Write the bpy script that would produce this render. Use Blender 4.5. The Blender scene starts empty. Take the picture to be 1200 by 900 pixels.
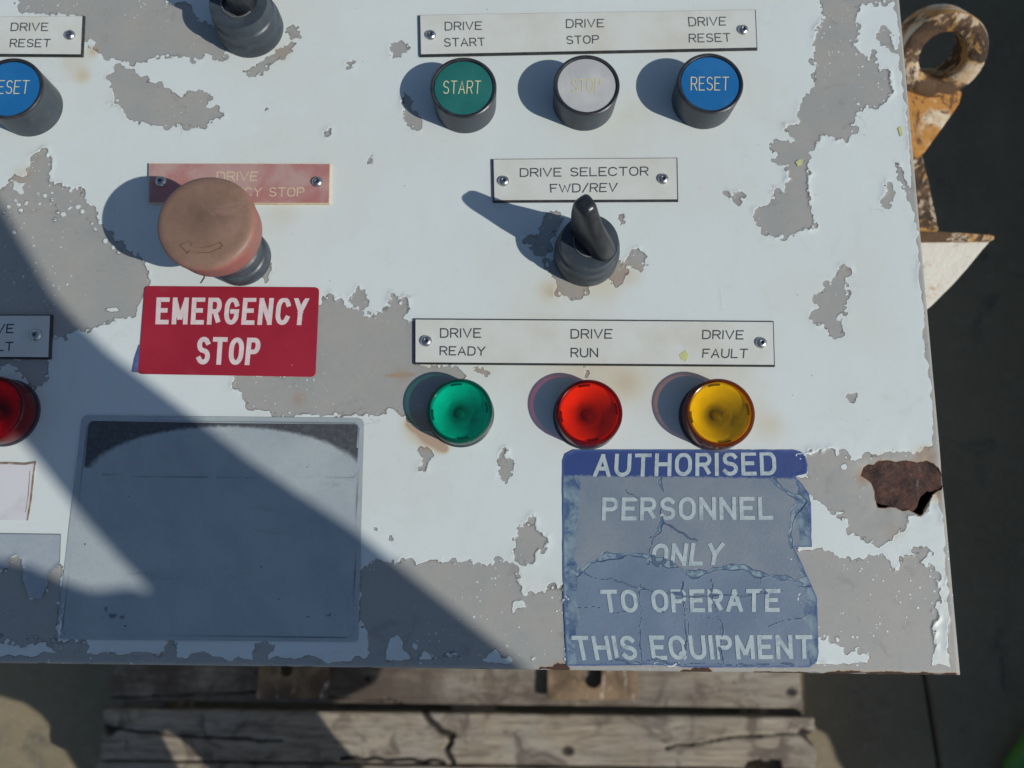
import bpy, bmesh, math, random
import numpy as np
from mathutils import Matrix, Vector
random.seed(7); rng = np.random.default_rng(11)
scn = bpy.context.scene
C = scn.collection
MM = 0.001
# ---------------------------------------------------------------- camera
F = 930.0; TH = math.radians(11.0); RO = math.radians(0.72); H = 357.0      # focal length in px at 1200 wide, tilt, roll, height over the panel (mm)
R3 = (Matrix.Rotation(TH, 3, 'X') @ Matrix.Rotation(RO, 3, 'Z'))
cam = bpy.data.cameras.new('camera'); co = bpy.data.objects.new('camera', cam); C.objects.link(co)
cam.sensor_width = 36; cam.lens = 36 * F / 1200; cam.clip_start = 0.01; cam.clip_end = 200
co.matrix_world = Matrix.Translation((0, 0, H * MM)) @ R3.to_4x4()
cam.dof.use_dof = True; cam.dof.focus_distance = 0.352; cam.dof.aperture_fstop = 10
scn.camera = co
Rn = np.array(R3)
# ---------------------------------------------------------------- daylight
SX, SY = 1.09, -0.48                       # horizontal run towards the sun per unit of height
sd = Vector((SX, SY, 1)).normalized()
elev = math.asin(sd.z); azim = math.atan2(sd.x, sd.y)
w = bpy.data.worlds.new('World'); scn.world = w; w.use_nodes = True
nt = w.node_tree
sky = nt.nodes.new('ShaderNodeTexSky'); sky.sky_type = 'NISHITA'; sky.sun_disc = False
sky.sun_elevation = elev; sky.sun_rotation = azim; sky.dust_density = 0.6; sky.ozone_density = 1.6
nt.links.new(sky.outputs[0], nt.nodes['Background'].inputs[0]); nt.nodes['Background'].inputs[1].default_value = 0.075
sl = bpy.data.lights.new('sun', 'SUN'); sl.energy = 3.45; sl.angle = math.radians(0.53); sl.color = (1.0, 0.955, 0.88)
so = bpy.data.objects.new('sun', sl); C.objects.link(so); so.rotation_euler = (-sd).to_track_quat('-Z', 'Y').to_euler()
vs = scn.view_settings; vs.view_transform = 'Standard'; vs.look = 'None'; vs.exposure = 0.0; vs.gamma = 1.0
scn.cycles.max_bounces = 10; scn.cycles.transparent_max_bounces = 12

# ---------------------------------------------------------------- survey: where a sighted point lies on the level plane z (mm)
def P(x, y, z=0.0):
    d = Rn @ np.array([(x - 600) / F, (450 - y) / F, -1.0]); t = (H - z) / -d[2]
    return np.array([t * d[0], t * d[1]])
def PP(pts, z=0.0): return np.array([P(x, y, z) for x, y in pts])

# ---------------------------------------------------------------- object helpers
def link(name, me, mat=None, parent=None, kind=None, label=None, cat=None, group=None):
    o = bpy.data.objects.new(name, me); C.objects.link(o)
    if mat is not None and me is not None and not me.materials: me.materials.append(mat)
    if parent is not None: o.parent = parent
    for k, v in (('kind', kind), ('label', label), ('category', cat), ('group', group)):
        if v: o[k] = v
    return o
def mesh(name, v, f, smooth=False):
    me = bpy.data.meshes.new(name); me.from_pydata([tuple(float(c) * MM for c in p) for p in v], [], f); me.update()
    if smooth: me.polygons.foreach_set('use_smooth', [True] * len(me.polygons))
    return me
def bevel_mesh(me, w_, seg=2, angle=40):
    bm = bmesh.new(); bm.from_mesh(me)
    es = [e for e in bm.edges if len(e.link_faces) == 2 and e.calc_face_angle(0) > math.radians(angle)]
    bmesh.ops.bevel(bm, geom=es, offset=w_ * MM, segments=seg, affect='EDGES', clamp_overlap=True)
    bm.to_mesh(me); bm.free(); return me
def prism(name, pts, z0, z1, bev=0, smooth=False):
    n = len(pts); pts = [tuple(p) for p in pts]
    area = sum(pts[i][0] * pts[(i + 1) % n][1] - pts[(i + 1) % n][0] * pts[i][1] for i in range(n))
    if area < 0: pts = pts[::-1]
    v = [(x, y, z1) for x, y in pts] + [(x, y, z0) for x, y in pts]
    f = [tuple(range(n)), tuple(range(2 * n - 1, n - 1, -1))] + [(i, n + i, n + (i + 1) % n, (i + 1) % n) for i in range(n)]
    me = mesh(name, v, f)
    if bev: bevel_mesh(me, bev)
    if smooth: me.polygons.foreach_set('use_smooth', [True] * len(me.polygons))
    return me
def roundpoly(q, r, seg=6):
    q = [np.array(p, float) for p in q]; out = []; n = len(q)
    rs = r if hasattr(r, '__len__') else [r] * n
    for i in range(n):
        a, b, c = q[i - 1], q[i], q[(i + 1) % n]
        u = (a - b) / np.linalg.norm(a - b); w_ = (c - b) / np.linalg.norm(c - b)
        if rs[i] < 1e-6: out.append(b); continue
        for k in range(seg + 1):
            t = k / seg; p0 = b + u * rs[i]; p2 = b + w_ * rs[i]
            out.append((1 - t) ** 2 * p0 + 2 * t * (1 - t) * b + t * t * p2)
    return out
def lathe(name, prof, c=(0, 0), n=96, cap=True, sharp=35):
    v = []; f = []; m = len(prof)
    for r, z in prof:
        for k in range(n):
            a = 2 * math.pi * k / n; v.append((c[0] + r * math.cos(a), c[1] + r * math.sin(a), z))
    for j in range(m - 1):
        for k in range(n):
            k2 = (k + 1) % n; f.append((j * n + k, j * n + k2, (j + 1) * n + k2, (j + 1) * n + k))
    if cap: f.append(tuple((m - 1) * n + k for k in range(n)))
    me = mesh(name, v, f, True); me.set_sharp_from_angle(angle=math.radians(sharp)); return me
def box(name, x0, x1, y0, y1, z0, z1, bev=0): return prism(name, [(x0, y0), (x1, y0), (x1, y1), (x0, y1)], z0, z1, bev)

# ---------------------------------------------------------------- numpy noise and distance fields
def vnoise(x, y, cell, seed=0):
    r = np.random.default_rng(seed); T = r.random((128, 128))
    u = x / cell + 57.3; v = y / cell + 91.7
    i = np.floor(u).astype(int); j = np.floor(v).astype(int); a = u - i; b = v - j
    a = a * a * (3 - 2 * a); b = b * b * (3 - 2 * b); g = lambda p, q: T[p % 128, q % 128]
    return (g(i, j) * (1 - a) + g(i + 1, j) * a) * (1 - b) + (g(i, j + 1) * (1 - a) + g(i + 1, j + 1) * a) * b
def fbm(x, y, cell, seed=0, o=3):
    return sum(vnoise(x, y, cell / 2 ** k, seed + k) / 2 ** k for k in range(o)) / sum(1 / 2 ** k for k in range(o))
def sd_poly(x, y, V):
    V = np.asarray(V, float); d = np.full(x.shape, 1e9); s = np.ones(x.shape); n = len(V)
    for i in range(n):
        a = V[i]; b = V[i - 1]; e = b - a; wx = x - a[0]; wy = y - a[1]
        t = np.clip((wx * e[0] + wy * e[1]) / (e @ e + 1e-12), 0, 1)
        d = np.minimum(d, (wx - e[0] * t) ** 2 + (wy - e[1] * t) ** 2)
        c1 = y >= a[1]; c2 = y < b[1]; c3 = e[0] * wy > e[1] * wx
        s = np.where((c1 & c2 & c3) | (~c1 & ~c2 & ~c3), -s, s)
    return s * np.sqrt(d)                    # negative inside
def sd_line(x, y, V):
    V = np.asarray(V, float); d = np.full(x.shape, 1e9)
    for i in range(len(V) - 1):
        a = V[i]; e = V[i + 1] - a; wx = x - a[0]; wy = y - a[1]
        t = np.clip((wx * e[0] + wy * e[1]) / (e @ e + 1e-12), 0, 1)
        d = np.minimum(d, (wx - e[0] * t) ** 2 + (wy - e[1] * t) ** 2)
    return np.sqrt(d)
def sheet(name, x0, x1, y0, y1, step, inside, zf=None, attrs=None, snap=True):
    """grid sheet kept where inside(x, y) > 0; the cut edge is pulled onto the zero line"""
    nx = int((x1 - x0) / step) + 1; ny = int((y1 - y0) / step) + 1
    X, Y = np.meshgrid(np.linspace(x0, x1, nx), np.linspace(y0, y1, ny))
    S = inside(X, Y) if inside else np.ones_like(X)
    pos = S > 0; cell = pos[:-1, :-1] | pos[1:, :-1] | pos[:-1, 1:] | pos[1:, 1:]
    idx = np.arange(nx * ny).reshape(ny, nx)
    F4 = np.stack([idx[:-1, :-1][cell], idx[:-1, 1:][cell], idx[1:, 1:][cell], idx[1:, :-1][cell]], 1)
    used = np.zeros(nx * ny, bool); used[F4.ravel()] = True
    new = np.cumsum(used) - 1; F4 = new[F4]; x = X.ravel()[used].copy(); y = Y.ravel()[used].copy()
    if inside and snap:
        out = ~pos.ravel()[used]
        for _ in range(4):
            xo, yo = x[out], y[out]; s = inside(xo, yo); h = step * .2
            gx = (inside(xo + h, yo) - inside(xo - h, yo)) / (2 * h); gy = (inside(xo, yo + h) - inside(xo, yo - h)) / (2 * h)
            g2 = gx * gx + gy * gy + 1e-6; st = np.clip(-s / g2, -3 * step, 3 * step)
            x[out] = xo + np.clip(gx * st, -step, step); y[out] = yo + np.clip(gy * st, -step, step)
    z = zf(x, y) if zf else np.zeros_like(x)
    me = bpy.data.meshes.new(name); me.vertices.add(len(x)); me.vertices.foreach_set('co', (np.stack([x, y, z], 1) * MM).ravel().astype(np.float32))
    me.loops.add(F4.size); me.loops.foreach_set('vertex_index', F4.ravel().astype(np.int32))
    me.polygons.add(len(F4)); me.polygons.foreach_set('loop_start', np.arange(0, F4.size, 4, dtype=np.int32))
    me.polygons.foreach_set('use_smooth', np.ones(len(F4), bool)); me.update(calc_edges=True)
    for k, fn in (attrs or {}).items():
        a = me.attributes.new(k, 'FLOAT', 'POINT'); a.data.foreach_set('value', fn(x, y).astype(np.float32))
    return me

# ---------------------------------------------------------------- material helpers
class NB:
    def __init__(s, name):
        s.m = bpy.data.materials.new(name); s.m.use_nodes = True; s.t = s.m.node_tree; s.b = s.t.nodes['Principled BSDF']
        s.co = s.n('ShaderNodeTexCoord').outputs['Object']
    def n(s, typ, **k):
        q = s.t.nodes.new(typ)
        for a, b in k.items(): setattr(q, a, b)
        return q
    def l(s, a, b): s.t.links.new(a, b)
    def put(s, sock, v):
        if hasattr(v, 'links') or hasattr(v, 'is_linked'): s.l(v, sock)
        elif hasattr(v, '__len__') and len(v) == 3 and sock.type == 'RGBA': sock.default_value = (*v, 1)
        else: sock.default_value = v
    def noise(s, scale, detail=4, rough=.55, dist=0, vec=None, out='Fac'):
        q = s.n('ShaderNodeTexNoise'); q.inputs['Scale'].default_value = scale; q.inputs['Detail'].default_value = detail
        q.inputs['Roughness'].default_value = rough; q.inputs['Distortion'].default_value = dist; s.l(vec or s.co, q.inputs['Vector']); return q.outputs[out]
    def vor(s, scale, vec=None, feature='F1', rnd=1):
        q = s.n('ShaderNodeTexVoronoi', feature=feature); q.inputs['Scale'].default_value = scale; q.inputs['Randomness'].default_value = rnd
        s.l(vec or s.co, q.inputs['Vector']); return q
    def ramp(s, v, lo, hi, a=0., b=1.):
        q = s.n('ShaderNodeMapRange', interpolation_type='SMOOTHSTEP'); s.put(q.inputs['Value'], v)
        q.inputs['From Min'].default_value = lo; q.inputs['From Max'].default_value = hi; q.inputs['To Min'].default_value = a; q.inputs['To Max'].default_value = b
        return q.outputs[0]
    def math(s, op, a, b=0., c=None):
        q = s.n('ShaderNodeMath', operation=op); s.put(q.inputs[0], a); s.put(q.inputs[1], b)
        if c is not None: s.put(q.inputs[2], c)
        return q.outputs[0]
    def mix(s, f, a, b):
        q = s.n('ShaderNodeMix', data_type='RGBA'); s.put(q.inputs[0], f); s.put(q.inputs[6], a); s.put(q.inputs[7], b); return q.outputs[2]
    def attr(s, name):
        return s.n('ShaderNodeAttribute', attribute_name=name).outputs['Fac']
    def scaled(s, x, y, z):
        q = s.n('ShaderNodeMapping'); q.inputs['Scale'].default_value = (x, y, z); s.l(s.co, q.inputs['Vector']); return q.outputs[0]
    def bump(s, h, dist, strength=1., prev=None):
        q = s.n('ShaderNodeBump'); q.inputs['Distance'].default_value = dist; q.inputs['Strength'].default_value = strength
        s.put(q.inputs['Height'], h)
        if prev is not None: s.l(prev, q.inputs['Normal'])
        return q.outputs[0]
    def fin(s, col, rough=.5, nrm=None, **k):
        s.put(s.b.inputs['Base Color'], col); s.put(s.b.inputs['Roughness'], rough)
        if nrm is not None: s.l(nrm, s.b.inputs['Normal'])
        for a, v in k.items(): s.put(s.b.inputs[a.replace('_', ' ')], v)
        return s.m
def worn(name, c1, c2, rough=.5, scale=120, lo=.4, hi=.7, bump=.00005, dust=.0, **k):
    q = NB(name); n1 = q.noise(scale, 6); n2 = q.noise(scale * 7, 3)
    col = q.mix(q.ramp(n1, lo, hi), c1, c2)
    if dust: col = q.mix(q.math('MULTIPLY', q.ramp(q.noise(scale * 2.3, 8, .7), .5, .75), dust), col, (.32, .31, .28))
    return q.fin(col, q.ramp(n1, .3, .7, rough - .06, rough + .08), q.bump(n2, bump), **k)

WHITE = (.60, .665, .655); GREY = (.340, .336, .308)
def m_panel():
    q = NB('peeling_white_paint'); a = q.attr('paint')
    e = q.math('ADD', a, q.math('MULTIPLY', q.math('SUBTRACT', q.noise(1500, 3, .6), .5), .75))
    e = q.math('ADD', e, q.math('MULTIPLY', q.math('SUBTRACT', q.noise(420, 3, .55), .5), .8))
    # little islands of white coat left standing on the primer
    def specks(scale, keep, size, lo, hi):
        v = q.vor(scale); cs = q.n('ShaderNodeSeparateColor'); q.l(v.outputs['Color'], cs.inputs[0])
        k = q.math('GREATER_THAN', cs.outputs[0], keep)
        rr = q.math('MULTIPLY', cs.outputs[1], size)
        s_ = q.math('SUBTRACT', rr, v.outputs['Distance']); s_ = q.ramp(s_, 0, .06)
        reg = q.ramp(q.noise(19, 4, .6), lo, hi)
        return q.math('MULTIPLY', q.math('MULTIPLY', s_, k), reg)
    s1 = specks(330, .62, .27, .50, .58); s2 = specks(640, .76, .36, .42, .60)
    sp = q.math('MAXIMUM', s1, s2)
    wm = q.ramp(e, -.10, .10); mask = q.math('MAXIMUM', wm, sp)
    # colours
    st = q.attr('stain'); big = q.noise(14, 4); mid = q.noise(90, 5)
    white = q.mix(q.ramp(big, .35, .7), WHITE, (.585, .63, .60))
    white = q.mix(q.math('MULTIPLY', q.ramp(q.noise(230, 6, .65), .55, .8), .18), white, (.40, .42, .40))
    stn = q.ramp(q.math('ADD', st, q.math('MULTIPLY', q.math('SUBTRACT', mid, .5), .35)), .12, 1.)
    white = q.mix(q.math('MULTIPLY', stn, .75), white, q.mix(q.ramp(st, .7, 1.7), (.53, .47, .32), (.36, .20, .10)))
    wv = q.n('ShaderNodeVectorMath', operation='ADD'); sc_ = q.n('ShaderNodeVectorMath', operation='SCALE'); q.l(q.noise(220, 4, .6, 0, None, 'Color'), sc_.inputs[0]); sc_.inputs['Scale'].default_value = .006
    q.l(q.co, wv.inputs[0]); q.l(sc_.outputs[0], wv.inputs[1]); crz = q.vor(150, wv.outputs[0], 'DISTANCE_TO_EDGE')
    hair = q.math('MULTIPLY', q.ramp(crz.outputs['Distance'], .03, .008), q.math('MULTIPLY', q.ramp(q.noise(33, 3), .60, .68), q.ramp(a, 9, 1)))
    white = q.mix(q.math('MULTIPLY', hair, .55), white, (.24, .24, .22))
    white = q.mix(q.math('MULTIPLY', q.ramp(q.noise(2.2, 6, .75, .4, q.scaled(24, 5, 1)), .56, .74), .16), white, (.46, .44, .36))
    scr = q.ramp(q.noise(2.2, 6, .8, .8, q.scaled(60, 7, 1)), .655, .69); white = q.mix(q.math('MULTIPLY', scr, .22), white, (.36, .37, .36))
    white = q.mix(q.math('MULTIPLY', q.ramp(q.noise(48, 9, .8, 1.0), .56, .70), .20), white, (.42, .41, .36))
    dirt = q.vor(210); dc = q.n('ShaderNodeSeparateColor'); q.l(dirt.outputs['Color'], dc.inputs[0])
    dd = q.math('MULTIPLY', q.math('LESS_THAN', dirt.outputs['Distance'], q.math('MULTIPLY', dc.outputs[1], .075)), q.math('GREATER_THAN', dc.outputs[0], .86))
    white = q.mix(q.math('MULTIPLY', dd, .8), white, (.12, .10, .08))
    grey = q.mix(q.ramp(q.noise(45, 5), .3, .75), GREY, (.30, .312, .30))
    grey = q.mix(q.math('MULTIPLY', q.ramp(q.noise(300, 5, .7), .5, .8), .3), grey, (.22, .22, .21))
    grey = q.mix(q.math('MULTIPLY', stn, .55), grey, (.33, .20, .10))
    grey = q.mix(q.math('MULTIPLY', q.ramp(q.noise(60, 8, .75, .7), .56, .66), .5), grey, (.235, .225, .20))
    grey = q.mix(q.math('MULTIPLY', q.ramp(q.noise(110, 5, .7), .66, .74), .5), grey, (.30, .22, .13))
    ed_ = q.math('MULTIPLY', q.ramp(e, -.55, -.12), q.ramp(q.noise(120, 4), .42, .62)); grey = q.mix(q.math('MULTIPLY', ed_, .75), grey, (.11, .10, .085))  # dark line painted on the primer as the lifted edge's shadow
    col = q.mix(mask, grey, white)
    # highlight painted along the coat's lifted torn edge, beside its painted shadow line
    rim = q.math('MULTIPLY', q.ramp(e, .0, .15), q.ramp(e, .75, .3))
    col = q.mix(q.math('MULTIPLY', rim, .22), col, (.66, .70, .68))
    ru = q.attr('rust'); rn = q.math('ADD', ru, q.math('MULTIPLY', q.math('SUBTRACT', q.noise(260, 6, .7), .5), 1.1))
    halo = q.ramp(rn, .15, .6); rustc = q.mix(q.noise(500, 5), (.085, .042, .026), (.035, .022, .018))
    col = q.mix(q.math('MULTIPLY', halo, .5), col, (.36, .25, .12)); rm = q.ramp(rn, .58, .68); col = q.mix(rm, col, rustc)
    h = q.math('ADD', q.math('MULTIPLY', mask, 1.), q.math('MULTIPLY', rim, .35))
    nrm = q.bump(h, .00016, .9); nrm = q.bump(q.noise(700, 3), .00003, .5, nrm); nrm = q.bump(q.noise(60, 2), .0003, .35, nrm); nrm = q.bump(hair, .0001, .5, nrm)
    rough = q.math('SUBTRACT', q.math('ADD', .52, q.math('MULTIPLY', rm, .3)), q.math('MULTIPLY', mask, .10))
    return q.fin(col, rough, nrm, Specular_IOR_Level=.35)
MP = m_panel()
MSIDE = worn('cabinet_side_paint', (.26, .27, .26), (.14, .12, .10), .6, 30)
MRUST = NB('flaking_rust'); _q = MRUST
_n = _q.noise(160, 8, .7); _c = _q.mix(_q.ramp(_n, .35, .65), (.022, .014, .013), (.105, .044, .028)); _c = _q.mix(_q.ramp(_q.noise(420, 5), .58, .75), _c, (.12, .085, .07))
MRUST = _q.fin(_c, .85, _q.bump(_q.noise(500, 7, .7), .0006, 1.))
MBLACK = worn('black_laminate_core', (.02, .021, .023), (.035, .036, .04), .45, 200)
MPLATE = NB('white_laminate'); _q = MPLATE
_c = _q.mix(_q.ramp(_q.noise(60, 5), .35, .75), (.60, .63, .59), (.55, .55, .485)); _c = _q.mix(_q.math('MULTIPLY', _q.ramp(_q.noise(500, 6, .7), .62, .8), .35), _c, (.34, .30, .22))
MPLATE = _q.fin(_c, .42, _q.bump(_q.noise(350, 2), .00002, .5))
MREDP = NB('faded_red_laminate'); _q = MREDP
_c = _q.mix(_q.ramp(_q.noise(38, 5, .6, .6), .42, .66), (.38, .165, .15), (.43, .29, .26)); _c = _q.mix(_q.ramp(_q.noise(400, 6, .7), .66, .8), _c, (.30, .14, .10))
MREDP = _q.fin(_c, .5, _q.bump(_q.noise(350, 2), .00002, .5))
MINK = worn('engraved_black_fill', (.035, .04, .05), (.07, .08, .09), .6, 900)
MCREAM = worn('engraved_cream_fill', (.60, .50, .33), (.52, .38, .26), .6, 500)
MYEL = worn('cream_cap_lettering', (.70, .66, .40), (.60, .56, .33), .5, 700)
MOCH = worn('faded_yellow_lettering', (.62, .55, .25), (.55, .50, .32), .5, 700)
MBEZ = worn('weathered_black_plastic', (.033, .046, .058), (.050, .066, .080), .42, 90, dust=.10)
MBEZT = worn('black_plastic_rim', (.018, .020, .025), (.034, .038, .044), .38, 150, dust=.05)
MGREEN = worn('green_cap', (.014, .130, .115), (.018, .150, .130), .42, 60)
MWCAP = worn('clouded_white_cap', (.42, .43, .43), (.50, .51, .49), .4, 60)
MBLUE = worn('blue_cap', (.010, .125, .33), (.014, .14, .36), .42, 60)
MMUSH = NB('sun_bleached_red_plastic'); _q = MMUSH
_sx = _q.n('ShaderNodeSeparateXYZ'); _q.l(_q.co, _sx.inputs[0])
_geo = _q.attr('top'); _n = _q.noise(70, 5)
_c = _q.mix(_q.ramp(_q.math('ADD', _geo, _q.math('MULTIPLY', _q.math('SUBTRACT', _n, .5), .5)), .25, .95), (.32, .115, .098), (.245, .152, .108))
_c = _q.mix(_q.math('MULTIPLY', _q.ramp(_q.math('ADD', _q.attr('mid'), _q.math('MULTIPLY', _q.math('SUBTRACT', _q.noise(110, 8, .72), .5), 1.6)), .1, 1.5), .8), _c, (.105, .070, .048))
_c = _q.mix(_q.math('MULTIPLY', _q.ramp(_q.noise(140, 9, .75), .42, .66), .6), _c, (.19, .115, .082))
_c = _q.mix(_q.math('MULTIPLY', _q.ramp(_q.noise(55, 8, .7, .8), .52, .68), .35), _c, (.36, .22, .19))
_c = _q.mix(_q.ramp(_q.noise(600, 4), .70, .78), _c, (.10, .05, .04))
MMUSH = _q.fin(_c, .50, _q.bump(_q.noise(900, 3), .00004, .6), Specular_IOR_Level=.4)
MEMB = worn('moulded_arrow', (.17, .09, .06), (.23, .125, .085), .55, 200)
MCHR = worn('screw_steel', (.58, .58, .57), (.38, .38, .37), .30, 700, Metallic=1.0)
MSOCK = worn('dark_socket', (.02, .018, .016), (.05, .04, .03), .7, 700)  # dark tone filling the screw sockets
MREDST = NB('red_vinyl'); _q = MREDST
_c = _q.mix(_q.ramp(_q.noise(25, 3), .35, .7), (.285, .014, .030), (.335, .020, .038)); _c = _q.mix(_q.math('MULTIPLY', _q.ramp(_q.noise(90, 9, .8), .56, .72), .3), _c, (.30, .10, .10)); _c = _q.mix(_q.math('MULTIPLY', _q.ramp(_q.noise(700, 5, .8), .66, .74), .6), _c, (.10, .02, .025)); MREDST = _q.fin(_c, .38, _q.bump(_q.noise(120, 2), .0001, .3))
MWHITE = worn('white_vinyl', (.62, .52, .52), (.66, .60, .58), .45, 300)
MCONC = None

def m_lens(name, col, film=(.03, .13)):
    m = bpy.data.materials.new(name); m.use_nodes = True; t = m.node_tree; t.nodes.clear()
    tr = t.nodes.new('ShaderNodeBsdfTransparent'); tr.inputs[0].default_value = (*col, 1)
    gl = t.nodes.new('ShaderNodeBsdfGlossy'); gl.inputs['Roughness'].default_value = .16; gl.inputs[0].default_value = (.8, .8, .8, 1)
    df = t.nodes.new('ShaderNodeBsdfDiffuse'); df.inputs[0].default_value = (*[c * c * .7 for c in col], 1)
    lw = t.nodes.new('ShaderNodeLayerWeight'); pw = t.nodes.new('ShaderNodeMath'); pw.operation = 'POWER'; pw.inputs[1].default_value = 4.; fr = t.nodes.new('ShaderNodeMath'); fr.operation = 'MULTIPLY_ADD'; fr.inputs[1].default_value = .6; fr.inputs[2].default_value = .04
    t.links.new(lw.outputs['Facing'], pw.inputs[0]); t.links.new(pw.outputs[0], fr.inputs[0])
    tc = t.nodes.new('ShaderNodeTexCoord'); no = t.nodes.new('ShaderNodeTexNoise'); no.inputs['Scale'].default_value = 260; no.inputs['Detail'].default_value = 5
    mr = t.nodes.new('ShaderNodeMapRange'); mr.inputs[1].default_value = .3; mr.inputs[2].default_value = .8; mr.inputs[3].default_value = film[0]; mr.inputs[4].default_value = film[1]
    t.links.new(tc.outputs['Object'], no.inputs['Vector']); t.links.new(no.outputs['Fac'], mr.inputs[0])
    m1 = t.nodes.new('ShaderNodeMixShader'); m2 = t.nodes.new('ShaderNodeMixShader'); o = t.nodes.new('ShaderNodeOutputMaterial')
    t.links.new(mr.outputs[0], m1.inputs[0]); t.links.new(tr.outputs[0], m1.inputs[1]); t.links.new(df.outputs[0], m1.inputs[2])
    t.links.new(fr.outputs[0], m2.inputs[0]); t.links.new(m1.outputs[0], m2.inputs[1]); t.links.new(gl.outputs[0], m2.inputs[2]); t.links.new(m2.outputs[0], o.inputs[0])
    return m

# ---------------------------------------------------------------- lettering
def arc(cx, cy, rx, ry, a0, a1, n=10): return [(cx + rx * math.cos(math.radians(a0 + (a1 - a0) * k / n)), cy + ry * math.sin(math.radians(a0 + (a1 - a0) * k / n))) for k in range(n + 1)]
G = {
 'A': (.72, [[(0, 0), (.36, 1), (.72, 0)], [(.13, .33), (.59, .33)]]),
 'C': (.70, [arc(.36, .64, .36, .36, 25, 180) + arc(.36, .36, .36, .36, 180, 335)]),
 'D': (.68, [[(0, 0), (0, 1)] + [(.34, 1)] + arc(.34, .66, .34, .34, 90, 0) + arc(.34, .34, .34, .34, 0, -90) + [(0, 0)]]),
 'E': (.62, [[(.62, 0), (0, 0), (0, 1), (.62, 1)], [(0, .52), (.5, .52)]]),
 'F': (.60, [[(0, 0), (0, 1), (.6, 1)], [(0, .52), (.48, .52)]]),
 'G': (.72, [arc(.36, .64, .36, .36, 25, 180) + arc(.36, .36, .36, .36, 180, 340) + [(.72, .48), (.42, .48)]]),
 'H': (.70, [[(0, 0), (0, 1)], [(.7, 0), (.7, 1)], [(0, .52), (.7, .52)]]),
 'I': (.0, [[(0, 0), (0, 1)]]),
 'L': (.58, [[(0, 1), (0, 0), (.58, 0)]]),
 'M': (.82, [[(0, 0), (0, 1)], [(.82, 1), (.82, 0)], [(0, 1), (.41, .12), (.82, 1)]]),
 'N': (.70, [[(0, 0), (0, 1)], [(.7, 0), (.7, 1)], [(0, 1), (.7, 0)]]),
 'O': (.72, [arc(.36, .62, .36, .38, 0, 180) + arc(.36, .38, .36, .38, 180, 360) + [(.72, .62)]]),
 'P': (.66, [[(0, 0), (0, 1)], [(0, 1), (.40, 1)] + arc(.40, .74, .26, .26, 90, -90) + [(0, .48)]]),
 'Q': (.74, [arc(.36, .62, .36, .38, 0, 180) + arc(.36, .38, .36, .38, 180, 360) + [(.72, .62)], [(.44, .26), (.76, -.06)]]),
 'R': (.66, [[(0, 0), (0, 1)], [(0, 1), (.40, 1)] + arc(.40, .74, .26, .26, 90, -90) + [(0, .48)], [(.36, .48), (.52, .44), (.64, .30), (.66, 0)] if False else [(.36, .48), (.66, 0)]]),
 'S': (.64, [arc(.33, .75, .30, .25, 25, 270) + arc(.33, .25, .32, .25, 90, -155)]),
 'T': (.70, [[(0, 1), (.7, 1)], [(.35, 1), (.35, 0)]]),
 'U': (.70, [[(0, 1)] + arc(.35, .34, .35, .34, 180, 360) + [(.7, 1)]]),
 'V': (.72, [[(0, 1), (.36, 0), (.72, 1)]]),
 'W': (1.0, [[(0, 1), (.25, 0), (.5, .85), (.75, 0), (1, 1)]]),
 'Y': (.70, [[(0, 1), (.35, .48), (.7, 1)], [(.35, .48), (.35, 0)]]),
 '/': (.5, [[(0, -.06), (.5, 1.06)]]),
}
def ribbon(V, Fc, pts, w_, z, cap=True):
    pts = [np.array(p, float) for p in pts]
    q = [pts[0]]
    for p in pts[1:]:
        L_ = np.linalg.norm(p - q[-1])
        if L_ > 1e-3:
            p0 = q[-1]; m_ = max(1, int(L_ / 1.0)) if w_ > 1.5 else 1
            q += [p0 + (p - p0) * (j + 1) / m_ for j in range(m_)]
    closed = np.linalg.norm(q[0] - q[-1]) < 1e-3
    n = len(q); L = []; Rr = []
    for i in range(n):
        d0 = (q[i] - q[i - 1]) if i > 0 else (q[1] - q[0]); d1 = (q[i + 1] - q[i]) if i < n - 1 else d0
        if closed and i == 0: d0 = q[0] - q[-2]
        if closed and i == n - 1: d1 = q[1] - q[0]
        d0 = d0 / np.linalg.norm(d0); d1 = d1 / np.linalg.norm(d1); t = d0 + d1
        t = t / (np.linalg.norm(t) + 1e-9); nn = np.array([-t[1], t[0]]); k = min(1 / max(.3, float(nn @ np.array([-d0[1], d0[0]]))), 1.5)
        L.append(q[i] + nn * w_ / 2 * k); Rr.append(q[i] - nn * w_ / 2 * k)
    b = len(V)
    V += [(*p, z) for p in L] + [(*p, z) for p in Rr]
    Fc += [(b + i, b + n + i, b + n + i + 1, b + i + 1) for i in range(n - 1)]
    if closed or cap == 'b': return
    if cap == 'sq':
        for e, d in ((0, q[0] - q[1]), (n - 1, q[-1] - q[-2])):
            d = d / np.linalg.norm(d) * w_ / 2; V[b + e] = (V[b + e][0] + d[0], V[b + e][1] + d[1], z); V[b + n + e] = (V[b + n + e][0] + d[0], V[b + n + e][1] + d[1], z)
    elif cap:
        for e, d in ((0, q[0] - q[1]), (n - 1, q[-1] - q[-2])):
            a0 = math.atan2(d[1], d[0]); c = q[e]; bb = len(V); V.append((*c, z))
            for k in range(7):
                a = a0 - math.pi / 2 + math.pi * k / 6; V.append((c[0] + w_ / 2 * math.cos(a), c[1] + w_ / 2 * math.sin(a), z))
            Fc += [(bb, bb + 1 + k, bb + 2 + k) for k in range(6)]
def bil(q, u, v):    # q = tl,tr,br,bl
    return (q[3] * (1 - u) + q[2] * u) * (1 - v) + (q[0] * (1 - u) + q[1] * u) * v
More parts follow.
